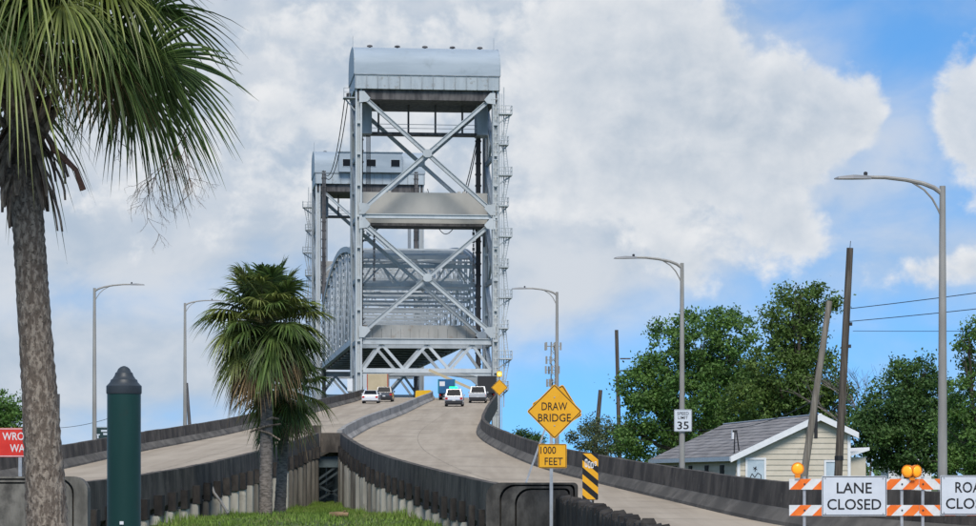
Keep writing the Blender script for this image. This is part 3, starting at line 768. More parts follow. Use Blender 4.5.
    if control:
        CH = MB().box(-5.75, 5.75, TD + 0.3, TD + 2.1, 56.95, 60.55).build('control_house', 'house_sheet', T)
        MB().box(-5.95, 5.95, TD + 0.2, TD + 2.3, 60.56, 60.72).build('flat_roof', 'girder', CH)
        for x in (-4.55, -0.15, 4.25):
            w = MB().box(x - 0.92, x + 0.92, TD + 2.1, TD + 2.16, 57.9, 59.35).build('window', 'girder', CH)
            MB().box(x - 0.80, x + 0.80, TD + 2.16, TD + 2.19, 58.0, 59.25).build('pane', 'darkglass', w)
    # concrete footings
    for x in (-LX, LX):
        for y in (0, TD):
            MB().box(x - 1.4, x + 1.4, y - 1.4, y + 1.4, -0.6, 3.2).build('footing', 'pile', T)
    return T
tower('lift_tower', 'near tall pale blue-grey steel lift tower with barrel-roofed machinery house', BO, BR, False)
FT = BP(0, 132.2, 0)
tower('lift_tower', 'far pale blue-grey lift tower with three-windowed control house, behind the near tower', FT, BR + math.pi, True)
def counterweight(label, loc, rz):
    T = thing('counterweight', label, 'counterweight', loc, rz)
    b = MB().box(-8.75, 8.75, 3.0, 8.0, 0, 4.3); b.build('concrete_block', 'counter', T)
    MB().box(-8.7, 8.7, 3.05, 8.1, -0.35, -0.003).build('bottom_plate', 'rust', T)
    for x in (-5.6, -4.9, 4.9, 5.6): MB().box(x - 0.2, x + 0.2, 4.0, 4.8, 4.3, 4.62).build('lifting_lug', 'counter', T)
    for s_ in (-1, 1):
        for k in range(4):
            x = s_ * (8.0 - k * 0.16)
            MB().tube([(x, 5.6, 4.3), (x, 5.6, 12.6)], 0.05, 5).build('rope', 'wire', T)
        b = MB()
        for q in range(14): b.beam((s_ * 7.0, 5.0, -0.4 - q * 0.55), (s_ * 7.0, 5.0, -0.4 - q * 0.55 - 0.46), 0.34 if q % 2 else 0.2, 0.2 if q % 2 else 0.3, (0, 1, 0))
        b.build('balance_chain', 'under', T)
    return T
counterweight('wide grey concrete counterweight hanging inside the near lift tower', BP(0, 0, 36.75), BR)
counterweight('wide grey concrete counterweight hanging inside the far lift tower', BP(0, 132.2, 36.75), BR + math.pi)

# lift span, raised
LS = thing('lift_span', 'raised pale blue-grey truss lift span with curved top between the two towers', 'bridge span', BP(0, 12.9, 20.6), BR)
SL, NP, SX = 106.0, 12, 8.5
topz = [11.0, 13.0, 14.5, 15.5, 16.2, 16.7, 16.9, 16.7, 16.2, 15.5, 14.5, 13.0, 11.0]
pl = SL / NP; zb = 0.9
for s_ in (-1, 1):
    x = s_ * SX
    for i in range(NP):
        y0_, y1_ = i * pl, (i + 1) * pl
        ladder_beam((x, y0_, topz[i]), (x, y1_, topz[i + 1]), 0.75, 0.85, 0.16, 1.3, (0, 0, 1)).build('top_chord', 'steel', LS)
        MB().box(x - 0.36, x + 0.36, y0_, y1_, zb - 0.45, zb + 0.45).build('bottom_chord', 'steel', LS)
        a, c = ((y0_, zb), (y1_, topz[i + 1])) if (i % 2 == 0) else ((y0_, topz[i]), (y1_, zb))
        ladder_beam((x, a[0], a[1]), (x, c[0], c[1]), 0.44, 0.4, 0.10, 1.25, Vector((0, -(c[1] - a[1]), c[0] - a[0])).normalized()).build('diagonal', 'steel', LS)
        a2, c2 = ((y0_, topz[i]), (y1_, zb)) if (i % 2 == 0) else ((y0_, zb), (y1_, topz[i + 1]))
        if 1 < i < 10: MB().beam((x, (a2[0] + c2[0]) / 2, (a2[1] + c2[1]) / 2), (x, c2[0], c2[1]), 0.22, 0.26, (1, 0, 0)).build('sub_diagonal', 'steel', LS)
    for i in range(NP + 1):
        y = i * pl
        ladder_beam((x, y, zb), (x, y, topz[i]), 0.50, 0.42, 0.11, 1.1, (0, 1, 0)).build('vertical', 'steel', LS)
    for zz_ in (2.9, 3.5):
        MB().tube([(s_ * (SX - 0.8), 0, zz_), (s_ * (SX - 0.8), SL, zz_)], 0.05, 5).build('handrail', 'steel_dk', LS)
for i in range(NP + 1):
    y = i * pl; z = topz[i]
    MB().box(-SX + 0.38, SX - 0.38, y - 0.22, y + 0.22, z - 0.35, z + 0.20).build('top_strut', 'steel', LS)
    zl = max(z - 4.6, 8.2)
    MB().box(-SX + 0.38, SX - 0.38, y - 0.18, y + 0.18, zl - 0.22, zl + 0.22).build('sway_strut', 'steel', LS)
    for zq in (6.4, 7.6):
        MB().box(-SX + 0.38, SX - 0.38, y - 0.12, y + 0.12, zq - 0.14, zq + 0.14).build('sway_strut', 'steel', LS)
    m = 6
    for k in range(m):
        xa_, xb_ = -SX + 0.4 + k * (2 * SX - 0.8) / m, -SX + 0.4 + (k + 1) * (2 * SX - 0.8) / m
        z0_, z1_ = (zl, z) if k % 2 == 0 else (z, zl)
        MB().beam((xa_, y, z0_), (xb_, y, z1_), 0.24, 0.24, (0, 1, 0)).build('sway_brace', 'steel', LS)
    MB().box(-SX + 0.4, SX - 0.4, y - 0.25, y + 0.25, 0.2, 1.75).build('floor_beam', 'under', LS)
    if i < NP:
        y1_ = y + pl
        for (xa_, xb_) in ((-SX, SX), (SX, -SX)):
            MB().beam((xa_ * 0.96, y, z - 0.1), (xb_ * 0.96, y1_, topz[i + 1] - 0.1), 0.26, 0.22).build('top_lateral', 'steel', LS)
            MB().beam((xa_ * 0.94, y, 0.35), (xb_ * 0.94, y1_, 0.35), 0.3, 0.22).build('bottom_lateral', 'steel_dk', LS)
        MB().box(-SX + 0.38, SX - 0.38, y + pl / 2 - 0.14, y + pl / 2 + 0.14, (z + topz[i + 1]) / 2 - 0.25, (z + topz[i + 1]) / 2 + 0.05).build('top_strut', 'steel', LS)
for k in range(9):
    x = -7.4 + k * 1.85
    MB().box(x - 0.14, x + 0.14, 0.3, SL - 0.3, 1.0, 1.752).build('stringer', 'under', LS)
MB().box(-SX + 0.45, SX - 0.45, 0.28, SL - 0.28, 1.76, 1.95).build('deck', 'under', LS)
for k in range(12):
    x0_ = -8.1 + k * 1.35
    MB().box(x0_ + 0.02, x0_ + 1.33, -0.34, -0.26, 0.55, 2.45).build('end_panel', 'beige', LS)
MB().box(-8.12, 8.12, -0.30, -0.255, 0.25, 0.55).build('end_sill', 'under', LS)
# cables strung between the towers
def hang(a, b_, sag, n=18):
    a = Vector(a); b_ = Vector(b_); return [a.lerp(b_, i / n) - Vector((0, 0, sag * 4 * (i / n) * (1 - i / n))) for i in range(n + 1)]
for (dx, lab) in ((0.0, 'upper of two thin cables running from the near tower outrigger back to the far tower'), (0.7, 'lower of two thin cables running from the near tower outrigger back to the far tower')):
    o = MB().tube(hang(BP(-LX - 1.9 + dx * 0.6, 0.3, 53.5 - dx * 0.6), BP(-LX + 0.9 + dx * 0.2, 119.0, 57.2 - dx), 4.5), 0.07, 5).build('suspended_cable', 'wire')
    tag(o, lab, 'cable', 'cables between the towers')
for (dz, lab) in ((0.0, 'upper sagging black cable between the right legs of the two towers'), (1.0, 'lower sagging black cable between the right legs of the two towers')):
    o = MB().tube(hang(BP(LX - 1.3, TD + 1.2, 49.5 - dz), BP(LX + 1.0, 119.0, 54.0 - dz), 9.0 + dz * 0.6), 0.075, 5).build('suspended_cable', 'wire')
    tag(o, lab, 'cable', 'cables between the towers')
# canal under the span and the approach on the far bank
cb = MB().add([BP(-800, 16, -0.08), BP(800, 16, -0.08), BP(800, 116, -0.08), BP(-800, 116, -0.08)], [(0, 1, 2, 3)])
tag(cb.build('canal_water', 'water'), kind='structure')
cb = MB()
q = [BP(x, y, z) for z in (11.6, 12.4) for (x, y) in ((-8.2, 119.8), (8.2, 119.8), (8.2, 330), (-8.2, 330))]
cb.add(q, [(0, 3, 2, 1), (4, 5, 6, 7), (0, 1, 5, 4), (1, 2, 6, 5), (2, 3, 7, 6), (3, 0, 4, 7)])
tag(cb.build('far_approach_road', 'pile'), kind='structure')

# ------------------------------------------------------------------ street lamps
def lamp_post(label, x, d, z0, z1, ang, arm=1.0, r=0.085):
    T = thing('street_lamp', label, 'street lamp', (x, d, z0), ang, 'street lamps along the ramps')
    h = z1 - z0
    MB().tube([(0, 0, 0.02), (0, 0, h * 0.5), (0, 0, h)], [r * 1.35, r * 1.1, r * 0.8], 10).build('pole', 'alu', T, smooth=True)
    MB().box(-0.17, 0.17, -0.17, 0.17, -0.03, 0.02).build('base_plate', 'alu', T)
    MB().box(-0.24, 0.24, -0.24, 0.24, -z0 - 0.3, -0.03).build('pedestal', 'parapet', T)
    a = [(0.0, -0.17), (0.18, -0.04), (0.42, 0.055), (0.8, 0.135), (1.25, 0.185), (1.62, 0.19)]
    MB().tube([(u * arm, 0, h + v) for u, v in a], [0.055, 0.052, 0.048, 0.044, 0.04, 0.038], 8).build('arm', 'alu', T, smooth=True)
    a = [(0.0, -0.72), (0.10, -0.50), (0.22, -0.28), (0.40, -0.08), (0.66, 0.08)]
    MB().tube([(u * arm, 0, h + v) for u, v in a], 0.022, 6).build('arm_brace', 'alu', T, smooth=True)
    b = MB(); u0 = 1.55 * arm
    prof = [(0, 0.05, 0.05), (0.10, 0.085, 0.075), (0.40, 0.13, 0.085), (0.72, 0.11, 0.05), (0.80, 0.05, 0.02)]
    for u, w, t in prof:
        b.v += [(u0 + u, -w, h + 0.15), (u0 + u, w, h + 0.15), (u0 + u, w * 0.8, h + 0.15 + t), (u0 + u, -w * 0.8, h + 0.15 + t)]
    for i in range(len(prof) - 1):
        for k in range(4): b.f.append((i * 4 + k, i * 4 + (k + 1) % 4, i * 4 + 4 + (k + 1) % 4, i * 4 + 4 + k))
    b.f += [(3, 2, 1, 0), tuple(len(prof) * 4 - 4 + k for k in range(4))]
    hd = b.build('lamp_head', 'lamp_head', T)
    MB().lathe([(0.04, 0), (0.045, 0.07), (0.02, 0.09)], 8, (u0 + 0.12, 0, h + 0.222)).build('photocell', 'photocell', hd)
    return T
lamp_post('nearest and tallest grey street lamp, rising behind the road closed sign', PX(942.5, 58), 58, zr(58) + 0.3, H + (HOR - 186) * 58 / F, R(180))
LP2 = lamp_post('grey street lamp that carries the speed limit sign in front of the house', PX(682, 92), 92, zr(92) + 0.3, H + (HOR - 263) * 92 / F, R(180), 1.0, 0.08)
lamp_post('grey street lamp standing behind the draw bridge sign', PX(557, 138), 138, zr(138) + 0.3, H + (HOR - 292) * 138 / F, R(180), 1.0, 0.085)
lamp_post('grey street lamp on the left ramp wall beside the green post', PX(94.5, 140), 140, zr(140) + 0.3, H + (HOR - 288) * 140 / F, R(0), 1.18, 0.09)
lamp_post('grey street lamp on the left ramp wall half hidden by the small palms', PX(185, 181), 181, zr(181) + 0.3, H + (HOR - 303) * 181 / F, R(10), 1.1, 0.10)
lamp_post('grey street lamp at the left edge with only its head showing past the palm', -20.9, 100, zr(100) + 0.3, H + (HOR - 254) * 100 / F, R(0), 0.92, 0.09)

# ------------------------------------------------------------------ traffic signs
def plate_poly(kind, w, h, r):
    if kind == 'diamond':
        a = w / 2; c = r; pts = []
        base = rrect(-a, a, -a, a, r, 4)
        cs, sn = math.cos(R(45)), math.sin(R(45))
        return [(x * cs - z * sn, x * sn + z * cs) for x, z in base]
    return rrect(-w / 2, w / 2, -h / 2, h / 2, r, 4)
def sign_plate(parent, name, kind, w, h, r, cx, cz, y, mat, border=None, inset=0.02, bw=0.016, thick=0.004):
    pts = [(a + cx, c + cz) for a, c in plate_poly(kind, w, h, r)]
    o = MB().prism(pts, y, y + thick).build(name, mat, parent)
    if border:
        def sh(k):
            return [(a + cx, c + cz) for a, c in plate_poly(kind, w - 2 * k, h - 2 * k, max(r - k, 0.005))]
        ring(sh(inset), sh(inset + bw), y - 0.003, y - 0.0005).build('border', border, o)
    return o
S = 52.4; K = S / 62.0
c = P(554.5, 411.5, S)
T = thing('draw_bridge_sign', 'yellow diamond draw bridge warning sign with 1000 feet plate on a thin post', 'sign', (c.x, c.y, -0.15))
zc = c.z + 0.15
pl_ = sign_plate(T, 'diamond_plate', 'diamond', 0.914 * K, 0.914 * K, 0.04, 0, zc, 0, 'yellow', 'black', 0.015, 0.015)
lettering('DRAW', 'black', pl_, 0.0, zc + 0.12 * K, 0.182 * K, 0.595 * K, -0.004, bold=0.004)
lettering('BRIDGE', 'black', pl_, 0.0, zc - 0.145 * K, 0.182 * K, 0.76 * K, -0.004, bold=0.004)
c2 = P(552.5, 456, S); x2 = c2.x - c.x; z2 = c2.z + 0.15
p2 = sign_plate(T, 'distance_plate', 'rect', 0.66 * K, 0.56 * K, 0.025, x2, z2, -0.004, 'yellow', 'black', 0.010, 0.010)
lettering('1000', 'black', p2, x2 - 0.10 * K, z2 + 0.135 * K, 0.17 * K, 0.36 * K, -0.008, bold=0.004)
lettering('FEET', 'black', p2, x2 + 0.03 * K, z2 - 0.125 * K, 0.17 * K, 0.42 * K, -0.008, bold=0.004)
for zz_ in (0.33, -0.33): MB().tube([(0, -0.001, zc + zz_ * K), (0, -0.008, zc + zz_ * K)], 0.014, 8).build('bolt', 'galv', pl_)
xp = PX(551.3, S) - c.x
MB().box(xp - 0.032, xp + 0.032, 0.006, 0.05, 0, zc + 0.3).build('post', 'galv', T)
# the older sign hidden behind it, on its leaning post
c = P(557, 409.5, 64.0)
T = thing('leaning_diamond_sign', 'second yellow diamond sign on a leaning post, mostly hidden behind the draw bridge sign', 'sign', (c.x, c.y, 0.05))
b = [(a, q) for a, q in plate_poly('diamond', 0.88, 0.88, 0.05)]
o = MB().prism([(a * math.cos(R(-13)) - q * math.sin(R(-13)), a * math.sin(R(-13)) + q * math.cos(R(-13)) + c.z - 0.05) for a, q in b], 0, 0.005).build('diamond_plate', 'yellow', T)
k1 = plate_poly('diamond', 0.84, 0.84, 0.04); k2 = plate_poly('diamond', 0.80, 0.80, 0.03)
rt = lambda pts: [(a * math.cos(R(-13)) - q * math.sin(R(-13)), a * math.sin(R(-13)) + q * math.cos(R(-13)) + c.z - 0.05) for a, q in pts]
ring(rt(k1), rt(k2), -0.004, -0.001).build('border', 'black', o)
pa, pb = P(527, 480, 64.0), P(549, 418, 64.0)
dv = (pb - pa).normalized(); pa2 = pa - dv * ((pa.z - 0.05) / dv.z)
MB().beam(Vector((pa2.x - c.x, 0.06, 0)), Vector((pb.x - c.x, 0.06, pb.z - 0.05)), 0.065, 0.045).build('post', 'galv', T)
# striped object marker
c = P(590.3, 476.5, 52.0)
T = thing('object_marker', 'black and yellow striped marker panel with a white sticker on a short post', 'sign', (c.x, c.y, -0.1))
zc = c.z + 0.1; w, h = 0.305, 0.914
o = MB().prism(rrect(-w / 2, w / 2, zc - h / 2, zc + h / 2, 0.02, 3), 0, 0.004).build('panel', 'black', T)
def clip(poly, f):
    out = []
    for i in range(len(poly)):
        a, b_ = poly[i], poly[(i + 1) % len(poly)]; fa, fb_ = f(a), f(b_)
        if fa >= 0: out.append(a)
        if fa * fb_ < 0:
            t_ = fa / (fa - fb_); out.append((a[0] + (b_[0] - a[0]) * t_, a[1] + (b_[1] - a[1]) * t_))
    return out
def stripes(x0, x1, z0, z1, pitch, wid, slope, phase, y, mat, parent, name='stripe'):
    """diagonal bands clipped to a board; slope is dx per unit z"""
    dx = (z1 - z0) * slope
    n0 = int((x0 - abs(dx)) / pitch) - 2; n1 = int((x1 + abs(dx)) / pitch) + 2
    for k in range(n0, n1):
        a = k * pitch + phase
        poly = [(a, z0), (a + wid, z0), (a + wid + dx, z1), (a + dx, z1)]
        poly = clip(clip(poly, lambda p_: p_[0] - x0), lambda p_: x1 - p_[0])
        if len(poly) >= 3 and max(p_[0] for p_ in poly) - min(p_[0] for p_ in poly) > 0.01:
            MB().prism(poly, y - 0.002, y - 0.0004).build(name, mat, parent)
for k in range(-1, 5):
    zt = zc + h / 2 + 0.13 - k * 0.27
    poly = [(-w / 2, zt), (-w / 2, zt - 0.135), (w / 2, zt - 0.135 - 0.26), (w / 2, zt - 0.26)]
    poly = clip(clip(poly, lambda p_: p_[1] - (zc - h / 2 + 0.01)), lambda p_: (zc + h / 2 - 0.01) - p_[1])
    if len(poly) >= 3: MB().prism(poly, -0.002, -0.0004).build('stripe', 'yellow', o)
for (xx, zz_, w_, h_) in ((-0.08, 0.26, 0.05, 0.16), (-0.02, 0.23, 0.04, 0.14), (0.035, 0.22, 0.05, 0.12), (0.10, 0.25, 0.04, 0.09)):
    ring(rrect(xx - w_ / 2, xx + w_ / 2, zc + zz_ - h_ / 2, zc + zz_ + h_ / 2, 0.018, 3), rrect(xx - w_ / 4, xx + w_ / 4, zc + zz_ - h_ / 3.2, zc + zz_ + h_ / 3.2, 0.01, 3), -0.004, -0.0025).build('sticker', 'sticker', o)
MB().box(-0.03, 0.03, 0.006, 0.05, 0, zc + 0.2).build('post', 'galv', T)
# speed limit sign, strapped to the lamp post
c = P(683, 420.5, 91.85)
T = thing('speed_limit_sign', 'white speed limit 35 sign strapped to the street lamp pole', 'sign', (c.x, c.y, c.z - 0.38))
o = sign_plate(T, 'plate', 'rect', 0.61, 0.76, 0.035, 0, 0.38, 0, 'white', 'black', 0.012, 0.010)
lettering('SPEED', 'black', o, 0, 0.62, 0.105, 0.40, -0.004, bold=0.006)
lettering('LIMIT', 'black', o, 0, 0.475, 0.10, 0.34, -0.004, bold=0.006)
lettering('35', 'black', o, 0, 0.21, 0.27, 0.40, -0.004, bold=0.014)
for z in (0.2, 0.56): MB().lathe([(0.125, 0), (0.125, 0.03)], 12, (0.0, 0.14, z)).build('strap', 'galv', T)
# wrong way sign
c = P(20, 442.5, 56.0)
T = thing('wrong_way_sign', 'red wrong way sign on a thin steel post, partly hidden by the big palm trunk', 'sign', (c.x, c.y, -0.1))
zc = c.z + 0.1
o = sign_plate(T, 'plate', 'rect', 0.93, 0.61, 0.035, 0, zc, 0, 'red', 'white_rail', 0.012, 0.014)
lettering('WRONG', 'white_rail', o, 0.0, zc + 0.13, 0.165, 0.74, -0.004, bold=0.010)
lettering('WAY', 'white_rail', o, 0.0, zc - 0.12, 0.165, 0.42, -0.004, bold=0.010)
MB().box(-0.035, 0.035, 0.006, 0.05, 0, zc + 0.28).build('post', 'galv', T)
# dark direction sign beyond the left wall
c = P(105, 434.5, 150.0)
T = thing('direction_sign', 'small dark green direction sign beyond the left ramp wall beside the lamp post', 'sign', (c.x, c.y, 0))
o = sign_plate(T, 'plate', 'rect', 1.25, 0.85, 0.04, 0, c.z, 0, 'greensign', 'white', 0.02, 0.02)
MB().prism([(-0.52, c.z + 0.02), (-0.28, c.z + 0.02), (-0.28, c.z - 0.04), (-0.36, c.z - 0.04), (-0.36, c.z - 0.22), (-0.44, c.z - 0.22), (-0.44, c.z - 0.04), (-0.52, c.z - 0.04)], -0.006, -0.002).build('arrow', 'white', o)
for x, z, ww in ((-0.22, 0.2, 0.5), (-0.1, 0.02, 0.3)):
    MB().box(x, x + ww, -0.006, -0.002, c.z + z - 0.05, c.z + z + 0.06).build('legend_patch', 'white', o)
MB().box(-0.05, 0.05, 0.006, 0.09, -0.1, c.z + 0.4).build('post', 'galv', T)
# diamond sign and amber beacon by the bridge
c = P(499.5, 387.5, 205.0)
T = thing('beacon_sign', 'small yellow diamond sign under a lit amber beacon beside the near tower leg', 'sign', (c.x, c.y, 0))
o = sign_plate(T, 'diamond_plate', 'diamond', 0.91, 0.91, 0.05, 0, c.z, 0, 'yellow', 'black', 0.02, 0.03)
MB().tube([(0, 0.07, 0), (0, 0.07, c.z + 1.35)], 0.055, 8).build('post', 'galv', T)
bh = MB().box(-0.20, 0.20, -0.06, 0.06, c.z + 0.82, c.z + 1.24).build('beacon_housing', 'caryellow', T)
b = MB(); b.tube([(0, -0.06, c.z + 1.03), (0, -0.12, c.z + 1.03)], [0.15, 0.13], 14); b.build('lens', 'amber_lit', bh)

# ------------------------------------------------------------------ barricades
BD = 51.0
def barricade(label, x0, x1, slope, posts, beacon_x, double):
    xm = (x0 + x1) / 2
    T = thing('barricade', label, 'barricade', (xm, BD, 0.1), 0, 'striped road barricades')
    for zt, in ((1.425,), (0.925,), (0.425,)):
        o = MB().box(x0 - xm + 0.003, x1 - xm - 0.003, -0.012, 0.012, zt - 0.205, zt).build('rail', 'white_rail', T)
        stripes(x0 - xm + 0.004, x1 - xm - 0.004, zt - 0.204, zt - 0.001, 0.43, 0.215, slope, 0.06 if slope > 0 else 0.11, -0.012, 'orange', o)
        for px_ in posts:
            MB().lathe([(0.012, 0), (0.012, 0.004)], 6, (0, 0, 0))
            b = MB(); b.tube([(px_ - xm, -0.012, zt - 0.1), (px_ - xm, -0.024, zt - 0.1)], 0.018, 7); b.build('bolt', 'photocell', o)
    for px_ in posts:
        MB().box(px_ - xm - 0.026, px_ - xm + 0.026, 0.0125, 0.06, -0.05, 1.47).build('post', 'galv', T)
        MB().box(px_ - xm - 0.03, px_ - xm + 0.03, -0.7, 0.75, -0.10, -0.05).build('foot', 'galv', T)
    return T
xA0, xA1, xB1 = PX(789, BD), PX(919, BD), PX(1049, BD)
barricade('orange and white striped barricade holding the lane closed sign', xA0, xA1, 1.0, (PX(804.5, BD), PX(902, BD)), 0, 0)
barricade('orange and white striped barricade holding the road closed sign at the right edge', xA1, xB1, -1.0, (PX(923, BD), PX(1034, BD)), 0, 0)
def closed_sign(name, label, px0, px1, py0, py1, l1, l2, w1, w2):
    a, b_ = P(px0, py1, BD), P(px1, py0, BD)
    cx, w = (a.x + b_.x) / 2, b_.x - a.x; h = b_.z - a.z
    T = thing(name, label, 'sign', (cx, BD - 0.035, a.z))
    o = sign_plate(T, 'plate', 'rect', w, h, 0.02, 0, h / 2, 0, 'white', 'black', 0.012, 0.012, 0.006)
    lettering(l1, 'black', o, 0, h * 0.70, 0.205, w1, -0.004, bold=0.010)
    lettering(l2, 'black', o, 0, h * 0.29, 0.205, w2, -0.004, bold=0.010)
    for sx_ in (-1, 1):
        for sz_ in (0.06, 0.94):
            b = MB(); b.tube([(sx_ * (w / 2 - 0.07), 0, h * sz_), (sx_ * (w / 2 - 0.07), -0.008, h * sz_)], 0.014, 7); b.build('bolt', 'galv', o)
    return T
closed_sign('lane_closed_sign', 'white sign with black letters reading lane closed, on the striped barricade', 821.5, 886.5, 476, 516, 'LANE', 'CLOSED', 0.67, 1.03)
closed_sign('road_closed_sign', 'white sign with black letters reading road closed, cut off by the right edge', 940, 1005, 475.5, 515, 'ROAD', 'CLOSED', 0.67, 1.03)
def beacon(label, px, py, lenses):
    c = P(px, py, BD - 0.02)
    T = thing('warning_light', label, 'warning light', (c.x, c.y, c.z - 0.17), 0, 'amber warning lights on the barricades')
    MB().box(-0.05, 0.05, -0.04, 0.06, -0.01, 0.05).build('battery_case', 'amber_dk', T)
    for dx, ry in lenses:
        b = MB()
        for k, (rr, yy) in enumerate(((0.10, 0.05), (0.115, 0.03), (0.115, -0.03), (0.10, -0.045))): pass
        cs, sn = math.cos(ry), math.sin(ry)
        pts = [(0.06, 0.04), (0.06, -0.0)]
        hb = MB(); hb.tube([(dx - sn * 0.035, 0.035 * cs, 0.165), (dx + sn * 0.035, -0.035 * cs, 0.165)], [0.118, 0.122], 20)
        ho = hb.build('lens_housing', 'amber_dk', T, smooth=True)
        lb = MB(); lb.tube([(dx + sn * 0.036, -0.036 * cs, 0.165), (dx + sn * 0.055, -0.055 * cs, 0.165), (dx + sn * 0.066, -0.066 * cs, 0.165)], [0.098, 0.078, 0.03], 20)
        lb.build('lens', 'amber', ho, smooth=True)
    return T
beacon('round amber warning light on the left end of the lane closed barricade', 797.5, 468.5, ((0.0, 0.0),))
beacon('pair of amber warning lights where the two barricades meet', 912, 471, ((-0.075, R(-35)), (0.075, R(35))))

# ------------------------------------------------------------------ green post
c = P(124, 366, 17.0)
T = thing('green_post', 'tall dark green round post with a grey stepped dome cap', 'post', (c.x, 17.0, -0.05))
r = 17 * 16.8 / F; zt = c.z + 0.05
MB().lathe([(r * 1.0, 0), (r * 1.0, zt - 0.165)], 40).build('shaft', 'bollard', T, smooth=True)
cap = [(r * 1.03, zt - 0.178), (r * 1.05, zt - 0.170), (r * 1.05, zt - 0.128), (r * 0.99, zt - 0.122), (r * 0.83, zt - 0.104), (r * 0.78, zt - 0.088), (r * 0.70, zt - 0.084), (r * 0.56, zt - 0.062), (r * 0.51, zt - 0.044), (r * 0.44, zt - 0.040), (r * 0.34, zt - 0.018), (r * 0.2, zt - 0.006), (r * 0.05, zt)]
MB().lathe(cap, 40).build('cap', 'bollard_cap', T, smooth=True)
q = P(123, 523, 17.0); MB().box(-0.012, 0.012, -r - 0.006, -r + 0.012, q.z - 0.008 + 0.05, q.z + 0.012 + 0.05).build('tag_plate', 'sticker', T)
MB().lathe([(r * 1.5, -0.02), (r * 1.5, 0.04), (r * 1.05, 0.07)], 32).build('base_collar', 'bollard', T, smooth=True)

# ------------------------------------------------------------------ utility poles and wires
def upole(name, label, pxa, pya, pxb, pyb, d, r, mat, group=None):
    a, b_ = P(pxa, pya, d), P(pxb, pyb, d)
    dv = (a - b_).normalized(); base = b_ - dv * ((b_.z + 0.2) / dv.z)
    T = thing(name, label, 'utility pole', base, 0, group)
    L = a - base
    MB().tube([(0, 0, 0), tuple(L * 0.5), tuple(L)], [r * 1.15, r * 1.05, r * 0.9], 10).build('pole', mat, T, smooth=True)
    return T, base, L
T, bs, L = upole('utility_pole', 'tall dark wooden utility pole between the leaning pole and the dark trees', 850, 248, 838.5, 470, 95, 0.135, 'wood_pole')
MB().tube([tuple(L + Vector((0, 0, -0.02))), tuple(L + Vector((0.02, 0, 0.25)))], 0.012, 5).build('top_pin', 'wire', T)
for f in (0.72, 0.64): MB().box(L.x * f + 0.13, L.x * f + 0.22, -0.05, 0.05, L.z * f, L.z * f + 0.12).build('insulator', 'photocell', T)
q = L * 0.235; MB().lathe([(0.16, 0), (0.16, 0.16)], 10, (q.x, q.y, q.z)).build('strap', 'wire', T)
T, bs, L = upole('leaning_pole', 'grey broken-topped wooden pole leaning in front of the house gable', 829.5, 301, 804.5, 472, 93, 0.12, 'wood_pale')
q = L * 0.46; MB().box(q.x + 0.09, q.x + 0.2, -0.06, 0.06, q.z - 0.55, q.z + 0.5).build('cable_box', 'wire', T)
T, bs, L = upole('utility_pole', 'thin dark utility pole standing alone between the lamp and the big trees', 616.5, 330, 619.5, 452, 200, 0.15, 'wood_pole')
MB().box(-0.05, 0.75, -0.05, 0.05, L.z - 2.2, L.z - 2.1).build('bracket', 'wood_pole', T); MB().box(-0.05, 0.9, -0.05, 0.05, L.z - 3.1, L.z - 3.0).build('bracket', 'wood_pole', T)
upole('utility_pole', 'short leaning dark pole stump left of the thin utility pole', 600.5, 390, 596, 440, 200, 0.17, 'wood_pole')
upole('utility_pole', 'dark pole just beyond the left ramp wall beside the big palm trunk', 58.5, 394, 58, 445, 150, 0.085, 'rust')
upole('utility_pole', 'leaning dark pole beside the lamp post on the left ramp wall', 186.5, 383, 189.5, 424, 187, 0.12, 'rust')
def wire(label, pts, r=0.014, sag=0.0, group='overhead wires'):
    pp = []
    for i in range(len(pts) - 1):
        h_ = hang(pts[i], pts[i + 1], sag, 10); pp += h_ if i == 0 else h_[1:]
    tag(MB().tube(pp, r, 4).build('overhead_wire', 'wire'), label, 'wire', group)
wire('topmost overhead wire leaving the tall utility pole to the right', [P(851, 308.5, 95), Vector((24, 68, 8.1))], 0.016, 0.15)
wire('second overhead wire leaving the tall utility pole to the right', [P(849, 321.5, 95), Vector((24, 68, 7.4))], 0.016, 0.15)
wire('third and lowest overhead wire to the right of the tall utility pole', [P(853, 331, 97), Vector((24, 68, 5.6))], 0.012, 0.12)
T = thing('utility_pole', 'dark wooden utility pole past the right edge that takes the overhead wires', 'utility pole', (24.05, 68, -0.2))
MB().tube([(0, 0, 0), (0, 0, 4.4), (0, 0, 8.9)], [0.15, 0.135, 0.11], 10).build('pole', 'wood_pole', T, smooth=True)
wire('service wire running from the house roof past the speed limit sign to the trees', [P(619, 425, 200), P(733, 428, 128), P(824, 395, 93)], 0.016, 0.25)
wire('low wire behind the palm trunk above the left ramp wall', [P(-20, 434, 150), P(58, 428, 150), P(110, 418, 150)], 0.018, 0.1)

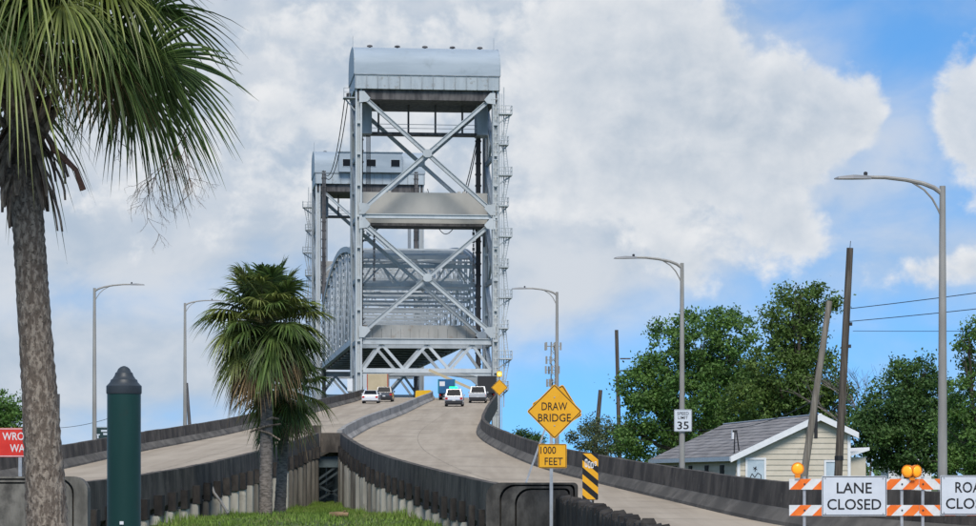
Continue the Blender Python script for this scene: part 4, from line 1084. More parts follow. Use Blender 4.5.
# cell mast far behind
c = P(552.5, 342, 620)
T = thing('cell_mast', 'distant lattice cell mast with antennas behind the draw bridge sign', 'mast', (c.x, 620, 0))
b = MB()
for k in range(3):
    t_ = 2 * math.pi * k / 3; b.tube([(0.9 * math.cos(t_), 0.9 * math.sin(t_), 0), (0.55 * math.cos(t_), 0.55 * math.sin(t_), c.z)], 0.13, 5)
for z in np.arange(2, c.z - 1, 1.6):
    for k in range(3):
        t_ = 2 * math.pi * k / 3; t2 = t_ + 2 * math.pi / 3
        b.tube([(0.8 * math.cos(t_), 0.8 * math.sin(t_), z), (0.8 * math.cos(t2), 0.8 * math.sin(t2), z + 1.6)], 0.07, 4)
b.build('lattice', 'alu', T)
for z, rr in ((c.z - 1.0, 1.9), (c.z - 4.2, 1.4), (c.z - 6.5, 1.6), (c.z - 9.5, 1.3)):
    for k in range(5):
        t_ = 2 * math.pi * k / 5 + z
        o = MB().box(rr * math.cos(t_) - 0.22, rr * math.cos(t_) + 0.22, rr * math.sin(t_) - 0.2, rr * math.sin(t_) + 0.2, z - 0.9, z + 0.9).build('antenna', 'alu', T)
        MB().tube([(0, 0, z), (rr * math.cos(t_), rr * math.sin(t_), z)], 0.09, 4).build('antenna_arm', 'alu', T)

# ------------------------------------------------------------------ house
HD = 120.0
T = thing('shotgun_house', 'beige clapboard house with grey shingle roof and white trim behind the right ramp wall', 'house', (PX(819, HD), HD, -0.15), R(5.5))
xl, xr, zl_, zrd, zrr = -3.73, 1.44, 2.62, 4.36, 3.68
HL = 23.0
def bound(z):
    a = xl if z <= zl_ else xl + (0 - xl) * (z - zl_) / (zrd - zl_)
    c_ = xr if z <= zrr else xr + (0 - xr) * (z - zrr) / (zrd - zrr)
    return a, c_
MB().prism([(xl, 0), (xr, 0), (xr, zrr - 0.02), (0, zrd - 0.02), (xl, zl_ - 0.02)], 0.03, HL).build('wall_core', 'siding', T)
z = 0.0
while z < zrd - 0.12:
    z1_ = min(z + 0.245, zrd - 0.05)
    a0, c0 = bound(z); a1, c1 = bound(z1_)
    vs = [(a0, -0.012, z), (c0, -0.012, z), (c1, 0.016, z1_), (a1, 0.016, z1_), (a0, 0.029, z), (c0, 0.029, z), (c1, 0.029, z1_), (a1, 0.029, z1_)]
    MB().add(vs, [(3, 2, 1, 0), (4, 5, 6, 7), (0, 1, 5, 4), (1, 2, 6, 5), (2, 3, 7, 6), (3, 0, 4, 7)]).build('siding_board', 'siding', T)
    if z < zl_ - 0.2:
        vs = [(xl - 0.045, 0.06, z), (xl - 0.045, HL, z), (xl - 0.012, HL, z1_), (xl - 0.012, 0.06, z1_), (xl - 0.002, 0.06, z), (xl - 0.002, HL, z), (xl - 0.002, HL, z1_), (xl - 0.002, 0.06, z1_)]
        MB().add(vs, [(3, 2, 1, 0), (4, 5, 6, 7), (0, 1, 5, 4), (1, 2, 6, 5), (2, 3, 7, 6), (3, 0, 4, 7)]).build('siding_board', 'siding', T)
    z += 0.245
for x, zt in ((xl, zl_), (xr - 0.13, zrr)): MB().box(x - 0.005, x + 0.13, -0.04, -0.013, 0, zt - 0.12).build('corner_board', 'trim', T)
# roof: overlapping courses on the left slope, plain slab on the right
nrow = 11; ex = -4.05; ez = zrd - (zrd - zl_) / (-xl) * 4.05
roofT = MB().prism([(ex, ez), (0, zrd), (0, zrd + 0.09), (ex, ez + 0.09)], -0.25, HL + 0.2).build('roof', 'shingle', T)
for k in range(nrow):
    f0, f1 = k / nrow, (k + 1.12) / nrow; f1 = min(f1, 1.0)
    xa_, xb_ = ex + (0 - ex) * f0, ex + (0 - ex) * f1; za_, zb_ = ez + (zrd - ez) * f0, ez + (zrd - ez) * f1
    MB().prism([(xa_, za_ + 0.095), (xb_, zb_ + 0.093), (xb_, zb_ + 0.10), (xa_, za_ + 0.125)], -0.24, HL + 0.19).build('shingle_course', 'shingle', roofT)
rx_ = xr + 0.28; rz_ = zrd - (zrd - zrr) / xr * rx_
MB().prism([(0.003, zrd), (rx_, rz_), (rx_, rz_ + 0.1), (0.003, zrd + 0.1)], -0.25, HL + 0.2).build('roof_slope', 'shingle', roofT)
MB().prism([(ex - 0.03, ez - 0.16), (0, zrd - 0.16), (0, zrd + 0.13), (ex - 0.03, ez + 0.11)], -0.33, -0.255).build('rake_board', 'trim', T)
MB().prism([(0.002, zrd - 0.16), (rx_ + 0.03, rz_ - 0.16), (rx_ + 0.03, rz_ + 0.11), (0.002, zrd + 0.13)], -0.33, -0.255).build('rake_board', 'trim', T)
MB().box(ex - 0.06, ex - 0.003, -0.25, HL + 0.2, ez - 0.10, ez + 0.10).build('fascia', 'trim', T)
MB().box(-0.07, 0.07, -0.26, HL + 0.2, zrd + 0.105, zrd + 0.15).build('ridge_cap', 'trim', T)
def hwin(x0, x1, z0, z1, art):
    o = MB()
    ring([(x0, z0), (x1, z0), (x1, z1), (x0, z1)], [(x0 + 0.09, z0 + 0.09), (x1 - 0.09, z0 + 0.09), (x1 - 0.09, z1 - 0.09), (x0 + 0.09, z1 - 0.09)], -0.06, -0.014).build('window_frame', 'trim', T)
    g = MB().box(x0 + 0.09, x1 - 0.09, -0.03, -0.016, z0 + 0.09, z1 - 0.09).build('window_pane', 'window', T)
    MB().box(x0 - 0.04, x1 + 0.04, -0.1, -0.02, z0 - 0.06, z0 - 0.003).build('window_sill', 'trim', T)
    if art:
        for (ax, az_, bx2, bz2) in ((0.2, 0.2, 0.75, 0.24), (0.22, 0.35, 0.32, 0.5), (0.32, 0.5, 0.45, 0.38), (0.45, 0.38, 0.6, 0.52), (0.6, 0.52, 0.76, 0.45), (0.4, 0.62, 0.52, 0.72), (0.52, 0.72, 0.46, 0.56), (0.38, 0.7, 0.56, 0.62), (0.76, 0.45, 0.74, 0.22), (0.24, 0.34, 0.22, 0.2)):
            w_, h_ = x1 - x0, z1 - z0
            MB().beam((x0 + ax * w_, -0.034, z0 + az_ * h_), (x0 + bx2 * w_, -0.034, z0 + bz2 * h_), 0.035, 0.004, (0, 1, 0)).build('ink_stroke', 'black', g)
hwin(-3.36, -2.42, 1.1, 2.52, True)
hwin(0.22, 1.02, 1.1, 2.42, False)
for y0_ in (3.0, 7.0, 11.5, 16):
    MB().box(xl - 0.07, xl - 0.046, y0_, y0_ + 0.9, 0.9, 2.2).build('side_window', 'darkglass', T)
MB().tube([(-0.55, -0.09, 0.5), (-0.55, -0.09, 3.85)], 0.05, 6).build('downpipe', 'alu', T)
MB().tube([(-2.2, 9, ez + 1.0), (-2.2, 9, ez + 1.45)], 0.09, 8).build('vent_pipe', 'trim', T)
b = MB()
for dx, dy in ((0, 0), (0.25, 0.1)): b.tube([(-3.75 + dx, 0.6 + dy, ez + 0.2 + dx * 0.4), (-3.72 + dx * 0.3, 0.6, ez + 1.25)], 0.03, 5)
b.box(-3.82, -3.62, 0.55, 0.65, ez + 1.2, ez + 1.3); b.build('service_mast', 'wire', T)
b = MB().box(xr + 0.003, xr + 0.85, 0.6, 6, 0, 2.55); b.build('lean_to', 'siding', T)
MB().prism([(xr + 0.01, 2.58), (xr + 0.95, 2.86), (xr + 0.95, 3.0), (xr + 0.01, 2.72)], 0.3, 6.2).build('lean_to_roof', 'trim', T)
# white shed roof and pale sheets seen through the trees on the right
c = P(910, 462, 150)
T = thing('white_shed', 'small white shed glimpsed through the dark trees right of the house', 'shed', (c.x, c.y, -0.15))
MB().box(-1.2, 1.2, 0, 3, 0, c.z - 0.2).build('shed_wall', 'trim', T)
MB().prism([(-1.5, c.z - 0.15), (0, c.z + 0.5), (1.5, c.z - 0.15), (0, c.z + 0.3)], -0.3, 3.3).build('shed_roof', 'trim', T)

# ------------------------------------------------------------------ trees
rng = np.random.default_rng(11)
def leaf_mesh(centers, sizes, normals_jit=1.0):
    n = len(centers)
    a = rng.normal(size=(n, 3)); a /= np.linalg.norm(a, axis=1)[:, None]
    t_ = rng.normal(size=(n, 3)); b_ = np.cross(a, t_); b_ /= np.linalg.norm(b_, axis=1)[:, None] + 1e-9
    s = sizes[:, None]
    v = np.stack([centers - a * s, centers + b_ * s * 0.55, centers + a * s, centers - b_ * s * 0.55], 1).reshape(-1, 3)
    f = np.arange(4 * n).reshape(-1, 4)
    return v, f
def np_mesh(name, v, f, mat, parent, L):
    me = bpy.data.meshes.new(name)
    v = v - np.array(L)[None, :]
    me.vertices.add(len(v)); me.vertices.foreach_set('co', v.astype(np.float32).ravel())
    k = f.shape[1]
    me.loops.add(f.size); me.loops.foreach_set('vertex_index', f.astype(np.int32).ravel())
    me.polygons.add(len(f)); me.polygons.foreach_set('loop_start', np.arange(0, f.size, k, dtype=np.int32)); me.polygons.foreach_set('loop_total', np.full(len(f), k, dtype=np.int32))
    me.update(calc_edges=True); me.validate()
    me.materials.append(MT[mat]); o = bpy.data.objects.new(name, me); COL.objects.link(o)
    if parent is not None: o.parent = parent
    return o
def tree(name, label, px, d, blobs, nclump, per, ls, mat, trunk=0.22, group=None, cl=0.62):
    """blobs: (px, py, half width px, half height px) of each bough mass at distance d"""
    bx0 = PX(px, d); T = thing(name, label, 'tree', (bx0, d, -0.15), 0, group)
    k = d / F
    cen = []; B = []
    for (qx, qy, rx, ry) in blobs:
        c_ = P(qx, qy, d); c_ = np.array(c_) + np.array((0, rng.uniform(-1, 1) * rx * k * 0.5, 0)); B.append((c_, np.array((rx * k, (rx + ry) / 2 * k, ry * k))))
    vol = np.array([b_[1].prod() ** 0.72 for b_ in B]); vol /= vol.sum()
    for (c_, r_), w in zip(B, vol):
        m = max(6, int(nclump * w))
        dr = rng.normal(size=(m, 3)); dr /= np.linalg.norm(dr, axis=1)[:, None]
        rad = rng.uniform(0.30, 1.04, size=m) ** 0.55
        cen.append(c_ + dr * rad[:, None] * r_)
    cen = np.concatenate(cen); cr = rng.uniform(0.55, 1.25, size=len(cen)) * cl
    pts = []; 
    for c_, r_ in zip(cen, cr):
        m = int(per * 1.9 * r_ / cl); q = rng.normal(size=(m, 3)) * np.array((0.5, 0.5, 0.36)) * r_; pts.append(c_ + q)
    pts = np.concatenate(pts); pts[:, 2] = np.maximum(pts[:, 2], 0.15)
    v, f = leaf_mesh(pts, rng.uniform(0.55, 1.3, size=len(pts)) * ls * 0.70)
    np_mesh('crown', v, f, mat, T, T.location)
    b = MB(); top = max(b_[0][2] for b_ in B); base = Vector((bx0, d, -0.15)); fork = base + Vector((0.1, 0, max(1.2, (min(b_[0][2] - b_[1][2] for b_ in B)) * 0.9 + 0.6)))
    b.tube([base, (base + fork) / 2 + Vector((0.08, 0, 0)), fork], [trunk * 1.35, trunk, trunk * 0.85], 8)
    for (c_, r_) in B:
        e_ = Vector(c_); mid_ = fork.lerp(e_, 0.5) + Vector((rng.uniform(-.3, .3), rng.uniform(-.3, .3), -0.1))
        b.tube([fork, mid_, e_], [trunk * 0.6, trunk * 0.42, trunk * 0.18], 6)
        for q in range(5):
            dv = Vector(rng.normal(size=3)).normalized(); b.tube([mid_.lerp(e_, q / 5), e_ + Vector([dv[i] * r_[i] * 0.8 for i in range(3)])], [trunk * 0.2, trunk * 0.06], 5)
    b.build('trunk', 'bark', T, True, smooth=True)
    return T
G = 'trees behind the house'
tree('broadleaf_tree', 'big round mid-green tree left of the tall tree, behind the speed limit lamp', 690, 172,
     [(700, 345, 34, 40), (668, 365, 30, 45), (730, 350, 30, 42), (650, 405, 24, 45), (690, 410, 46, 50), (735, 410, 34, 50), (632, 430, 17, 30), (640, 385, 20, 28)], 460, 52, 0.17, 'leaf', 0.28, G)
tree('tall_tree', 'tallest dark olive tree with a tufted top behind the house ridge', 798, 162,
     [(800, 296, 22, 15), (789, 318, 24, 24), (812, 312, 15, 20), (800, 345, 30, 28), (778, 375, 34, 36), (812, 380, 26, 38), (760, 410, 34, 38), (800, 420, 40, 35), (838, 405, 18, 36), (832, 302, 5, 4)], 400, 50, 0.16, 'leaf_olive', 0.27, G)
tree('broadleaf_tree', 'dark tree filling the gap behind the house roof between the round and tall trees', 745, 185,
     [(745, 400, 40, 50), (700, 430, 50, 35), (780, 430, 40, 35), (655, 440, 40, 25)], 260, 45, 0.18, 'leaf_dk', 0.25, G)
tree('broadleaf_tree', 'dark spreading tree right of the tall utility pole and house', 905, 138,
     [(915, 385, 30, 28), (892, 408, 30, 28), (930, 410, 34, 38), (875, 435, 36, 34), (910, 445, 48, 32), (945, 440, 30, 36), (868, 420, 14, 14)], 380, 56, 0.135, 'leaf_dk', 0.2, G, 0.5)
tree('broadleaf_tree', 'dark green tree at the right edge behind the nearest lamp', 985, 128,
     [(968, 335, 18, 14), (985, 350, 26, 30), (985, 395, 34, 40), (965, 430, 30, 36), (990, 440, 36, 36), (955, 462, 30, 16), (1000, 465, 40, 16), (1015, 400, 40, 60)], 300, 52, 0.13, 'leaf', 0.2, G, 0.5)
tree('shrub', 'pale feathery shrub above the wall right of the draw bridge sign', 598, 190,
     [(600, 428, 22, 12), (585, 438, 18, 12), (618, 440, 16, 16), (606, 448, 34, 12)], 100, 36, 0.14, 'leaf_pale', 0.10, G, 0.55)
tree('shrub', 'small green shrub just left of the draw bridge sign above the wall', 528, 230,
     [(524, 435, 8, 5), (533, 440, 10, 6), (521, 446, 12, 8)], 50, 34, 0.16, 'leaf_dk', 0.10, None, 0.5)
tree('broadleaf_tree', 'mid-green tree at the far left edge behind the wrong way sign', 2, 175,
     [(5, 405, 14, 14), (-12, 415, 20, 26), (10, 425, 12, 14), (0, 445, 24, 22)], 120, 46, 0.17, 'leaf', 0.2, None)
# low far-off wood along the horizon
n = 9000
xx = rng.uniform(-420, 420, n); yy = 590 + rng.uniform(-12, 12, n)
ht = 5.0 + 1.3 * np.sin(xx * 0.05) + 0.9 * np.sin(xx * 0.13 + 1) + rng.normal(size=n) * 0.35
v, f = leaf_mesh(np.stack([xx, yy, ht * rng.uniform(0, 1, n) ** 0.7], 1), rng.uniform(0.6, 1.3, size=n))
tag(np_mesh('distant_wood', v, f, 'leaf_dk', None, (0, 0, 0)), 'low dark far-off wood along the horizon', 'wood', kind='stuff')
# bare tree between the utility poles
c = P(868, 470, 150)
T = thing('bare_tree', 'leafless twiggy tree right of the tall utility pole', 'tree', (c.x, 150, -0.15))
b = MB()
def twig(p0, dv, ln, r_, lev):
    p1 = p0 + dv * ln; b.tube([p0, (p0 + p1) / 2 + Vector((random.uniform(-.05, .05) * ln, 0, 0.03 * ln)), p1], [r_, r_ * 0.8, r_ * 0.55], 5 if lev < 2 else 3, False)
    if lev >= 4: return
    for q in range(3 if lev else 4):
        nd = (dv + Vector((random.uniform(-.75, .75), random.uniform(-.6, .6), random.uniform(-.25, .5)))).normalized()
        twig(p0.lerp(p1, random.uniform(0.55, 1.0)), nd, ln * random.uniform(0.55, 0.78), r_ * 0.58, lev + 1)
twig(Vector((c.x, 150, -0.15)), Vector((0, 0, 1)), 4.4, 0.08, 0)
b.build('branches', 'bark_grey', T, True)

# ------------------------------------------------------------------ palms
def frond(T, c, az_, el_, Lp, Lb, nseg, w0, mat, grav=0.16, droop=0.38, spread=140, old=False, petm='petiole', roll=0.0):
    v0 = Vector((math.cos(el_) * math.cos(az_), math.cos(el_) * math.sin(az_), math.sin(el_)))
    def path(s): return c + v0 * s - Vector((0, 0, grav * s * s))
    Lc = Lb * 0.42
    b = MB()
    side0 = v0.cross(Vector((0, 0, 1)))
    side0 = side0.normalized() if side0.length > 0.05 else Vector((math.sin(az_), -math.cos(az_), 0))
    for i in range(nseg):
        u = -1 + 2 * i / (nseg - 1); au = abs(u)
        th = R(spread) * u * (0.75 + 0.25 * au) + random.uniform(-0.03, 0.03)
        s0 = Lp + Lc * (1 - au) ** 1.2
        q = path(s0); tg = (path(s0 + 0.02) - path(s0 - 0.02)).normalized()
        sd_ = side0; nm = sd_.cross(tg).normalized()
        if roll: sd_ = (sd_ * math.cos(roll) + nm * math.sin(roll)); nm = sd_.cross(tg).normalized()
        dv = (tg * math.cos(th) + sd_ * math.sin(th) + nm * (0.20 * math.sin(au * 2.2))).normalized()
        ln = Lb * (1.0 - 0.30 * au ** 2) * random.uniform(0.86, 1.08) * (0.80 if au < 0.1 else 1)
        dr = droop * random.uniform(0.75, 1.5)
        sw = random.uniform(-0.06, 0.06)
        wn = dv.cross(nm).normalized(); o = len(b.v); K = 5
        for k in range(K + 1):
            t_ = k / K
            p_ = q + dv * ln * t_ - Vector((0, 0, dr * ln * t_ ** 2.2)) + wn * sw * ln * t_ ** 2
            wd = w0 * (0.45 + 1.2 * t_ if t_ < 0.35 else 0.87 * (1 - (t_ - 0.35) / 0.65) ** 0.75 + 0.02)
            b.v += [tuple(p_ - wn * wd * 0.5), tuple(p_ - nm * wd * 0.28), tuple(p_ + wn * wd * 0.5)]
        for k in range(K):
            a = o + 3 * k; b.f += [(a, a + 1, a + 4, a + 3), (a + 1, a + 2, a + 5, a + 4)]
    L = T.location
    me = bpy.data.meshes.new('frond'); me.from_pydata([(x - L.x, y - L.y, z - L.z) for x, y, z in b.v], [], b.f); me.materials.append(MT[mat])
    o = bpy.data.objects.new('frond', me); COL.objects.link(o); o.parent = T
    pb = MB().tube([path(Lp * k / 5) for k in range(6)] + [path(Lp + Lc * 0.6)], [w0 * 0.75, w0 * 0.6, w0 * 0.5, w0 * 0.45, w0 * 0.42, w0 * 0.4, w0 * 0.15], 5)
    pb.v = [(x, y, z) for x, y, z in pb.v]
    po = pb.build('petiole', petm if not old else 'boot', T, True); po.parent = o
    return o
def palm_trunk(T, pts, radii, mat, rings, n=18, rough=0.06):
    b = MB(); P0 = [Vector(p_) for p_ in pts]; m = len(P0); N = rings
    path_, rad = [], []
    for i in range(N + 1):
        f = i / N * (m - 1); k = min(int(f), m - 2); t_ = f - k
        path_.append(P0[k].lerp(P0[k + 1], t_)); rad.append(radii[k] * (1 - t_) + radii[k + 1] * t_)
    for i, (p_, r_) in enumerate(zip(path_, rad)):
        rr = r_ * (1 + (0.025 if i % 2 else -0.012))
        for k in range(n):
            a = 2 * math.pi * k / n; q = rr * (1 + random.uniform(-rough, rough))
            b.v.append((p_.x + q * math.cos(a), p_.y + q * math.sin(a), p_.z))
    for i in range(N):
        for k in range(n):
            k2 = (k + 1) % n; b.f.append((i * n + k, i * n + k2, i * n + n + k2, i * n + n + k))
    b.f.append(tuple(reversed(range(n)))); b.f.append(tuple(N * n + k for k in range(n)))
    return b.build('trunk', mat, T, True, smooth=True)
# big palm
PD = 27.0
base = P(47, 640, PD); base.z = -0.1; base.x = PX(52, PD)
cr = P(20, 70, PD)
T = thing('palm_tree', 'big fan palm at the left edge with a thick rough trunk and dead leaf bases', 'tree', base)
palm_trunk(T, [base, P(46, 500, PD), P(40, 400, PD), P(33, 300, PD), P(28, 220, PD), P(23, 130, PD), cr], [0.25, 0.205, 0.178, 0.163, 0.158, 0.158, 0.12], 'palm_bark', 110, 26, 0.035)
# dead leaf bases around the upper trunk
def strap(T, p0, az_, out, ln, w, mat, curl=0.25, thick=0.018, name='leaf_base'):
    d_ = Vector((math.cos(az_), math.sin(az_), 0)); sd_ = Vector((-math.sin(az_), math.cos(az_), 0)); b = MB(); K = 6
    sw = random.uniform(-0.12, 0.12) * ln
    for k in range(K + 1):
        t_ = k / K
        p_ = p0 + d_ * (out * math.sin(t_ * math.pi * 0.6) + curl * ln * (t_ ** 3) * 0.3) - Vector((0, 0, ln * t_)) + sd_ * sw * t_ * t_
        wd = w * (1 - 0.75 * t_ ** 1.5)
        for s_ in (-1, 1):
            b.v.append(tuple(p_ + sd_ * s_ * wd / 2)); b.v.append(tuple(p_ + sd_ * s_ * wd / 2 * 0.8 + d_ * thick))
    for k in range(K):
        a = 4 * k
        for (i, j) in ((0, 1), (1, 3), (3, 2), (2, 0)): b.f.append((a + i, a + j, a + 4 + j, a + 4 + i))
    b.f += [(0, 1, 3, 2), (4 * K + 2, 4 * K + 3, 4 * K + 1, 4 * K)]
    return b.build(name, mat, T, True)
for i in range(46):
    py = random.uniform(118, 176); az_ = random.uniform(0, 2 * math.pi)
    cx_ = P(23 + (py - 130) * 0.055, py, PD)
    strap(T, cx_ + Vector((math.cos(az_), math.sin(az_), 0)) * 0.15, az_, random.uniform(0.08, 0.28), random.uniform(0.30, 0.72), random.uniform(0.06, 0.15), 'boot')
for i in range(52):       # upward leaf-base stubs between skirt and crown
    py = random.uniform(62, 150); az_ = random.uniform(0, 2 * math.pi); cx_ = P(22, py, PD)
    d_ = Vector((math.cos(az_), math.sin(az_), 0))
    MB().tube([cx_ + d_ * 0.10, cx_ + d_ * 0.22 + Vector((0, 0, 0.10)), cx_ + d_ * random.uniform(0.28, 0.42) + Vector((0, 0, random.uniform(0.2, 0.36)))], [0.06, 0.05, 0.02], 5).build('leaf_base', 'boot', T, True)
MB().tube([P(48, 138, PD - 0.1), P(55, 150, PD - 0.15), P(66, 160, PD - 0.2), P(76, 170, PD - 0.2), P(83, 190, PD - 0.2)], [0.03, 0.034, 0.03, 0.026, 0.034], 6).build('broken_petiole', M('reddish_petiole', (0.16, 0.075, 0.05), (0.24, 0.13, 0.09), 0.8, 6), T, True)
MB().tube([P(60, 155, PD - 0.15), P(64, 165, PD - 0.15), P(68, 177, PD - 0.15)], [0.025, 0.02, 0.015], 5).build('broken_petiole', 'boot', T, True)
hub = P(21, 62, PD)
ga = 2.39996
for i in range(44):
    f = i / 43.0; el_ = R(82 - 78 * f + random.uniform(-6, 6)); az_ = i * ga + random.uniform(-0.2, 0.2)
    m_ = 'frond_young' if random.random() < 0.55 else 'frond'
    frond(T, hub + Vector((0, 0, 0.55 * (1 - f))), az_, el_, random.uniform(0.85, 1.2), random.uniform(0.78, 0.95), 46, 0.038, m_, 0.16 + 0.12 * f, random.uniform(0.7, 1.15), roll=random.uniform(-0.4, 0.4))
frond(T, hub + Vector((0, 0, 0.12)), R(-14), R(6), 1.18, 1.0, 60, 0.046, 'frond', 0.14, 0.40, 150, roll=1.15)
frond(T, hub + Vector((0, 0, 0.05)), R(-5), R(-2), 1.0, 0.9, 54, 0.042, 'frond', 0.12, 0.65, 150, roll=0.9)
frond(T, hub + Vector((0, 0, 0.10)), R(-40), R(4), 0.95, 0.85, 50, 0.036, 'frond', 0.10, 0.65, 140, roll=0.6)
frond(T, hub + Vector((0, 0, 0.30)), R(-25), R(40), 1.25, 0.98, 52, 0.042, 'frond', 0.16, 0.30, 150, roll=0.9)
frond(T, hub + Vector((0, 0, 0.2)), R(10), R(34), 1.35, 0.95, 50, 0.040, 'frond', 0.20, 0.40, 150, roll=0.5)
for a_, e_, g_, m_, lp in ((-70, 30, 0.30, 'frond', 0.75), (-112, 34, 0.30, 'frond_young', 0.7), (-95, 55, 0.30, 'frond_young', 0.8), (-150, 40, 0.3, 'frond_young', 0.75), (-45, 26, 0.26, 'frond', 0.85), (-60, 52, 0.28, 'frond', 0.85), (-130, 20, 0.25, 'frond_young', 0.6), (-85, 18, 0.22, 'frond', 0.55)):
    frond(T, hub + Vector((0, 0, 0.22)), R(a_), R(e_), lp, 0.80, 50, 0.040, m_, g_, random.uniform(0.7, 1.0), 140, roll=random.uniform(-0.3, 0.3))
for a_, e_ in ((-20, 2), (-50, -4), (15, 4), (-35, 12), (-5, -2)):
    frond(T, hub + Vector((0, 0, 0.0)), R(a_), R(e_), 0.62, 0.70, 40, 0.020, 'frond_old', 0.12, 0.85, 130, True)
# dry fruit stalk hanging under the right-hand frond
b = MB()
def spray(p0, dv, ln, r_, lev):
    K = 4; pts = [p0]
    dd = dv.copy()
    for k in range(K):
        dd = (dd + Vector((random.uniform(-.45, .45), random.uniform(-.4, .4), -0.10 + random.uniform(-.4, .4)))).normalized(); pts.append(pts[-1] + dd * ln / K)
    b.tube(pts, [r_ * (1 - 0.6 * k / K) for k in range(K + 1)], 3 if lev else 5, False)
    if lev < 3:
        for q in range((11, 7, 4)[lev]):
            a = pts[random.randint(1, K)]
            spray(a, (dd + Vector((random.uniform(-1, 1), random.uniform(-.8, .8), random.uniform(-.7, .5)))).normalized(), ln * random.uniform(0.3, 0.5), r_ * 0.5, lev + 1)
spray(P(190, 122, PD), Vector((-0.22, 0, -1)).normalized(), 0.92, 0.008, 0)
spray(P(186, 135, PD), Vector((-0.1, 0.1, -1)).normalized(), 0.62, 0.006, 0)
spray(P(112, 92, PD), Vector((0.25, 0, -1)).normalized(), 0.5, 0.008, 1)
b.build('flower_stalk', 'twig', T, True)

def small_palm(label, px, pbase, crpx, crpy, d, Rf, n, eh, elo, seed, tr, dry):
    random.seed(seed)
    g = gz(PX(px, d), d); base = Vector((PX(px, d), d, g - 0.1))
    c_ = P(crpx, crpy, d); T = thing('palm_tree', label, 'tree', base)
    palm_trunk(T, [base, base.lerp(c_, 0.5) + Vector((0.03, 0, 0)), c_], [tr * 1.12, tr, tr * 0.95], 'palm_bark2', 60, 14, 0.05)
    for i in range(n):
        f = i / (n - 1.0); el_ = R(eh + (elo - eh) * f ** 0.8 + random.uniform(-9, 9)); az_ = i * ga + random.uniform(-0.3, 0.3)
        m_ = 'frond_young' if random.random() < 0.4 else 'frond'
        if f > 0.86 and random.random() < 0.6: m_ = 'frond_old'
        frond(T, c_ + Vector((0, 0, 0.55 * (1 - f) * Rf)), az_, el_, Rf * (random.uniform(0.85, 1.25) if f < 0.5 else random.uniform(0.5, 1.05)), Rf * random.uniform(0.80, 1.02), 34, 0.085 * Rf ** 0.5, m_, (0.05 + 0.12 * f) / Rf, random.uniform(0.25, 0.45) + 0.45 * f, 140, m_ == 'frond_old', roll=random.uniform(-0.3, 0.3))
    for i in range(dry):
        az_ = i * ga * 1.3; frond(T, c_ + Vector((0, 0, -0.15)), az_, R(random.uniform(-62, -38)), Rf * random.uniform(0.5, 0.8), Rf * random.uniform(0.65, 0.85), 24, 0.045, 'frond_old', 0.15, 0.7, 120, True)
    b2 = MB()
    for i in range(9):
        a = random.uniform(0, 6.28); p0 = c_ + Vector((0, 0, 0.5)); dv = Vector((math.cos(a) * 0.5, math.sin(a) * 0.5, 1)).normalized()
        pts = [p0 + dv * s_ - Vector((0, 0, 0.12 * s_ * s_)) + Vector((random.uniform(-.03, .03), 0, 0)) for s_ in np.linspace(0, Rf * random.uniform(1.9, 2.35), 7)]
        b2.tube(pts, [0.02, 0.018, 0.016, 0.014, 0.012, 0.010, 0.008], 4, False)
        for q in range(7):
            s_ = random.randint(3, 6); dv2 = Vector((random.uniform(-1, 1), random.uniform(-1, 1), random.uniform(-.2, .8))).normalized()
            b2.tube([pts[s_], pts[s_] + dv2 * random.uniform(0.15, 0.35)], [0.008, 0.005], 3, False)
    b2.build('flower_stalk', 'twig', T, True)
    return T
small_palm('larger small fan palm with a full green crown standing in front of the gap', 265.5, 513, 266, 334, 90, 1.12, 84, 80, -46, 5, 0.205, 12)
small_palm('shorter fan palm just right of and behind the larger small palm', 279.5, 513, 284, 398, 93, 0.92, 34, 60, -50, 9, 0.185, 6)
random.seed(31)
# broken dead petioles on the larger small palm's trunk
T = [o for o in COL.objects if o.get('label', '').startswith('larger small fan')][0]
for a, b_ in (((250, 432), (281, 424)), ((258, 430), (280, 440)), ((266, 420), (279, 419))):
    pa, pb = P(*a, 89.75), P(*b_, 89.7); MB().tube([pa, (pa + pb) / 2 + Vector((0, 0, 0.06)), pb], [0.03, 0.04, 0.03], 5).build('broken_petiole', 'boot', T, True)

# ------------------------------------------------------------------ grass between the ramps
n = 30000
yy = 70 + (156 - 70) * rng.uniform(0, 1, n) ** 1.15
xa_ = np.array([eLR(y) for y in yy]) + 0.75; xb_ = np.array([eRL(y) for y in yy]) - 0.75
xx = xa_ + (xb_ - xa_) * rng.uniform(0, 1, n)
edge_ = np.minimum(xx - xa_, xb_ - xx)
hh = rng.uniform(0.05, 0.15, n) * (1 + 1.3 * np.exp(-edge_ / 0.5)) * (1 + 0.6 * np.sin(xx * 1.3 + 2) * np.sin(yy * 0.4))
hh = np.maximum(hh, 0.04)
zz_ = np.array([gz(a, b_) for a, b_ in zip(xx, yy)]) - 0.01
an = rng.uniform(0, 2 * np.pi, n); wd = rng.uniform(0.012, 0.03, n); ln = rng.normal(size=(n, 2)) * 0.05
c_ = np.stack([xx, yy, zz_], 1); sd_ = np.stack([np.cos(an) * wd, np.sin(an) * wd, np.zeros(n)], 1)
tip = c_ + np.stack([ln[:, 0], ln[:, 1], hh], 1)
v = np.stack([c_ - sd_, c_ + sd_, tip], 1).reshape(-1, 3)
go = np_mesh('grass', v, np.arange(3 * n).reshape(-1, 3), 'grass', None, (0, 0, 0))
tag(go, 'bright green grass in the wedge between the two ramps', 'grass', kind='stuff')
c = P(339, 515.5, 84); c.z = gz(c.x, 84) + 0.10
T = thing('fallen_log', 'short brown log lying on the grass between the ramps', 'log', c)
b = MB().tube([(-0.30, 0.05, 0), (0, 0, 0.015), (0.30, -0.04, 0)], [0.085, 0.095, 0.08], 10); b.build('log_body', 'log', T, smooth=True)
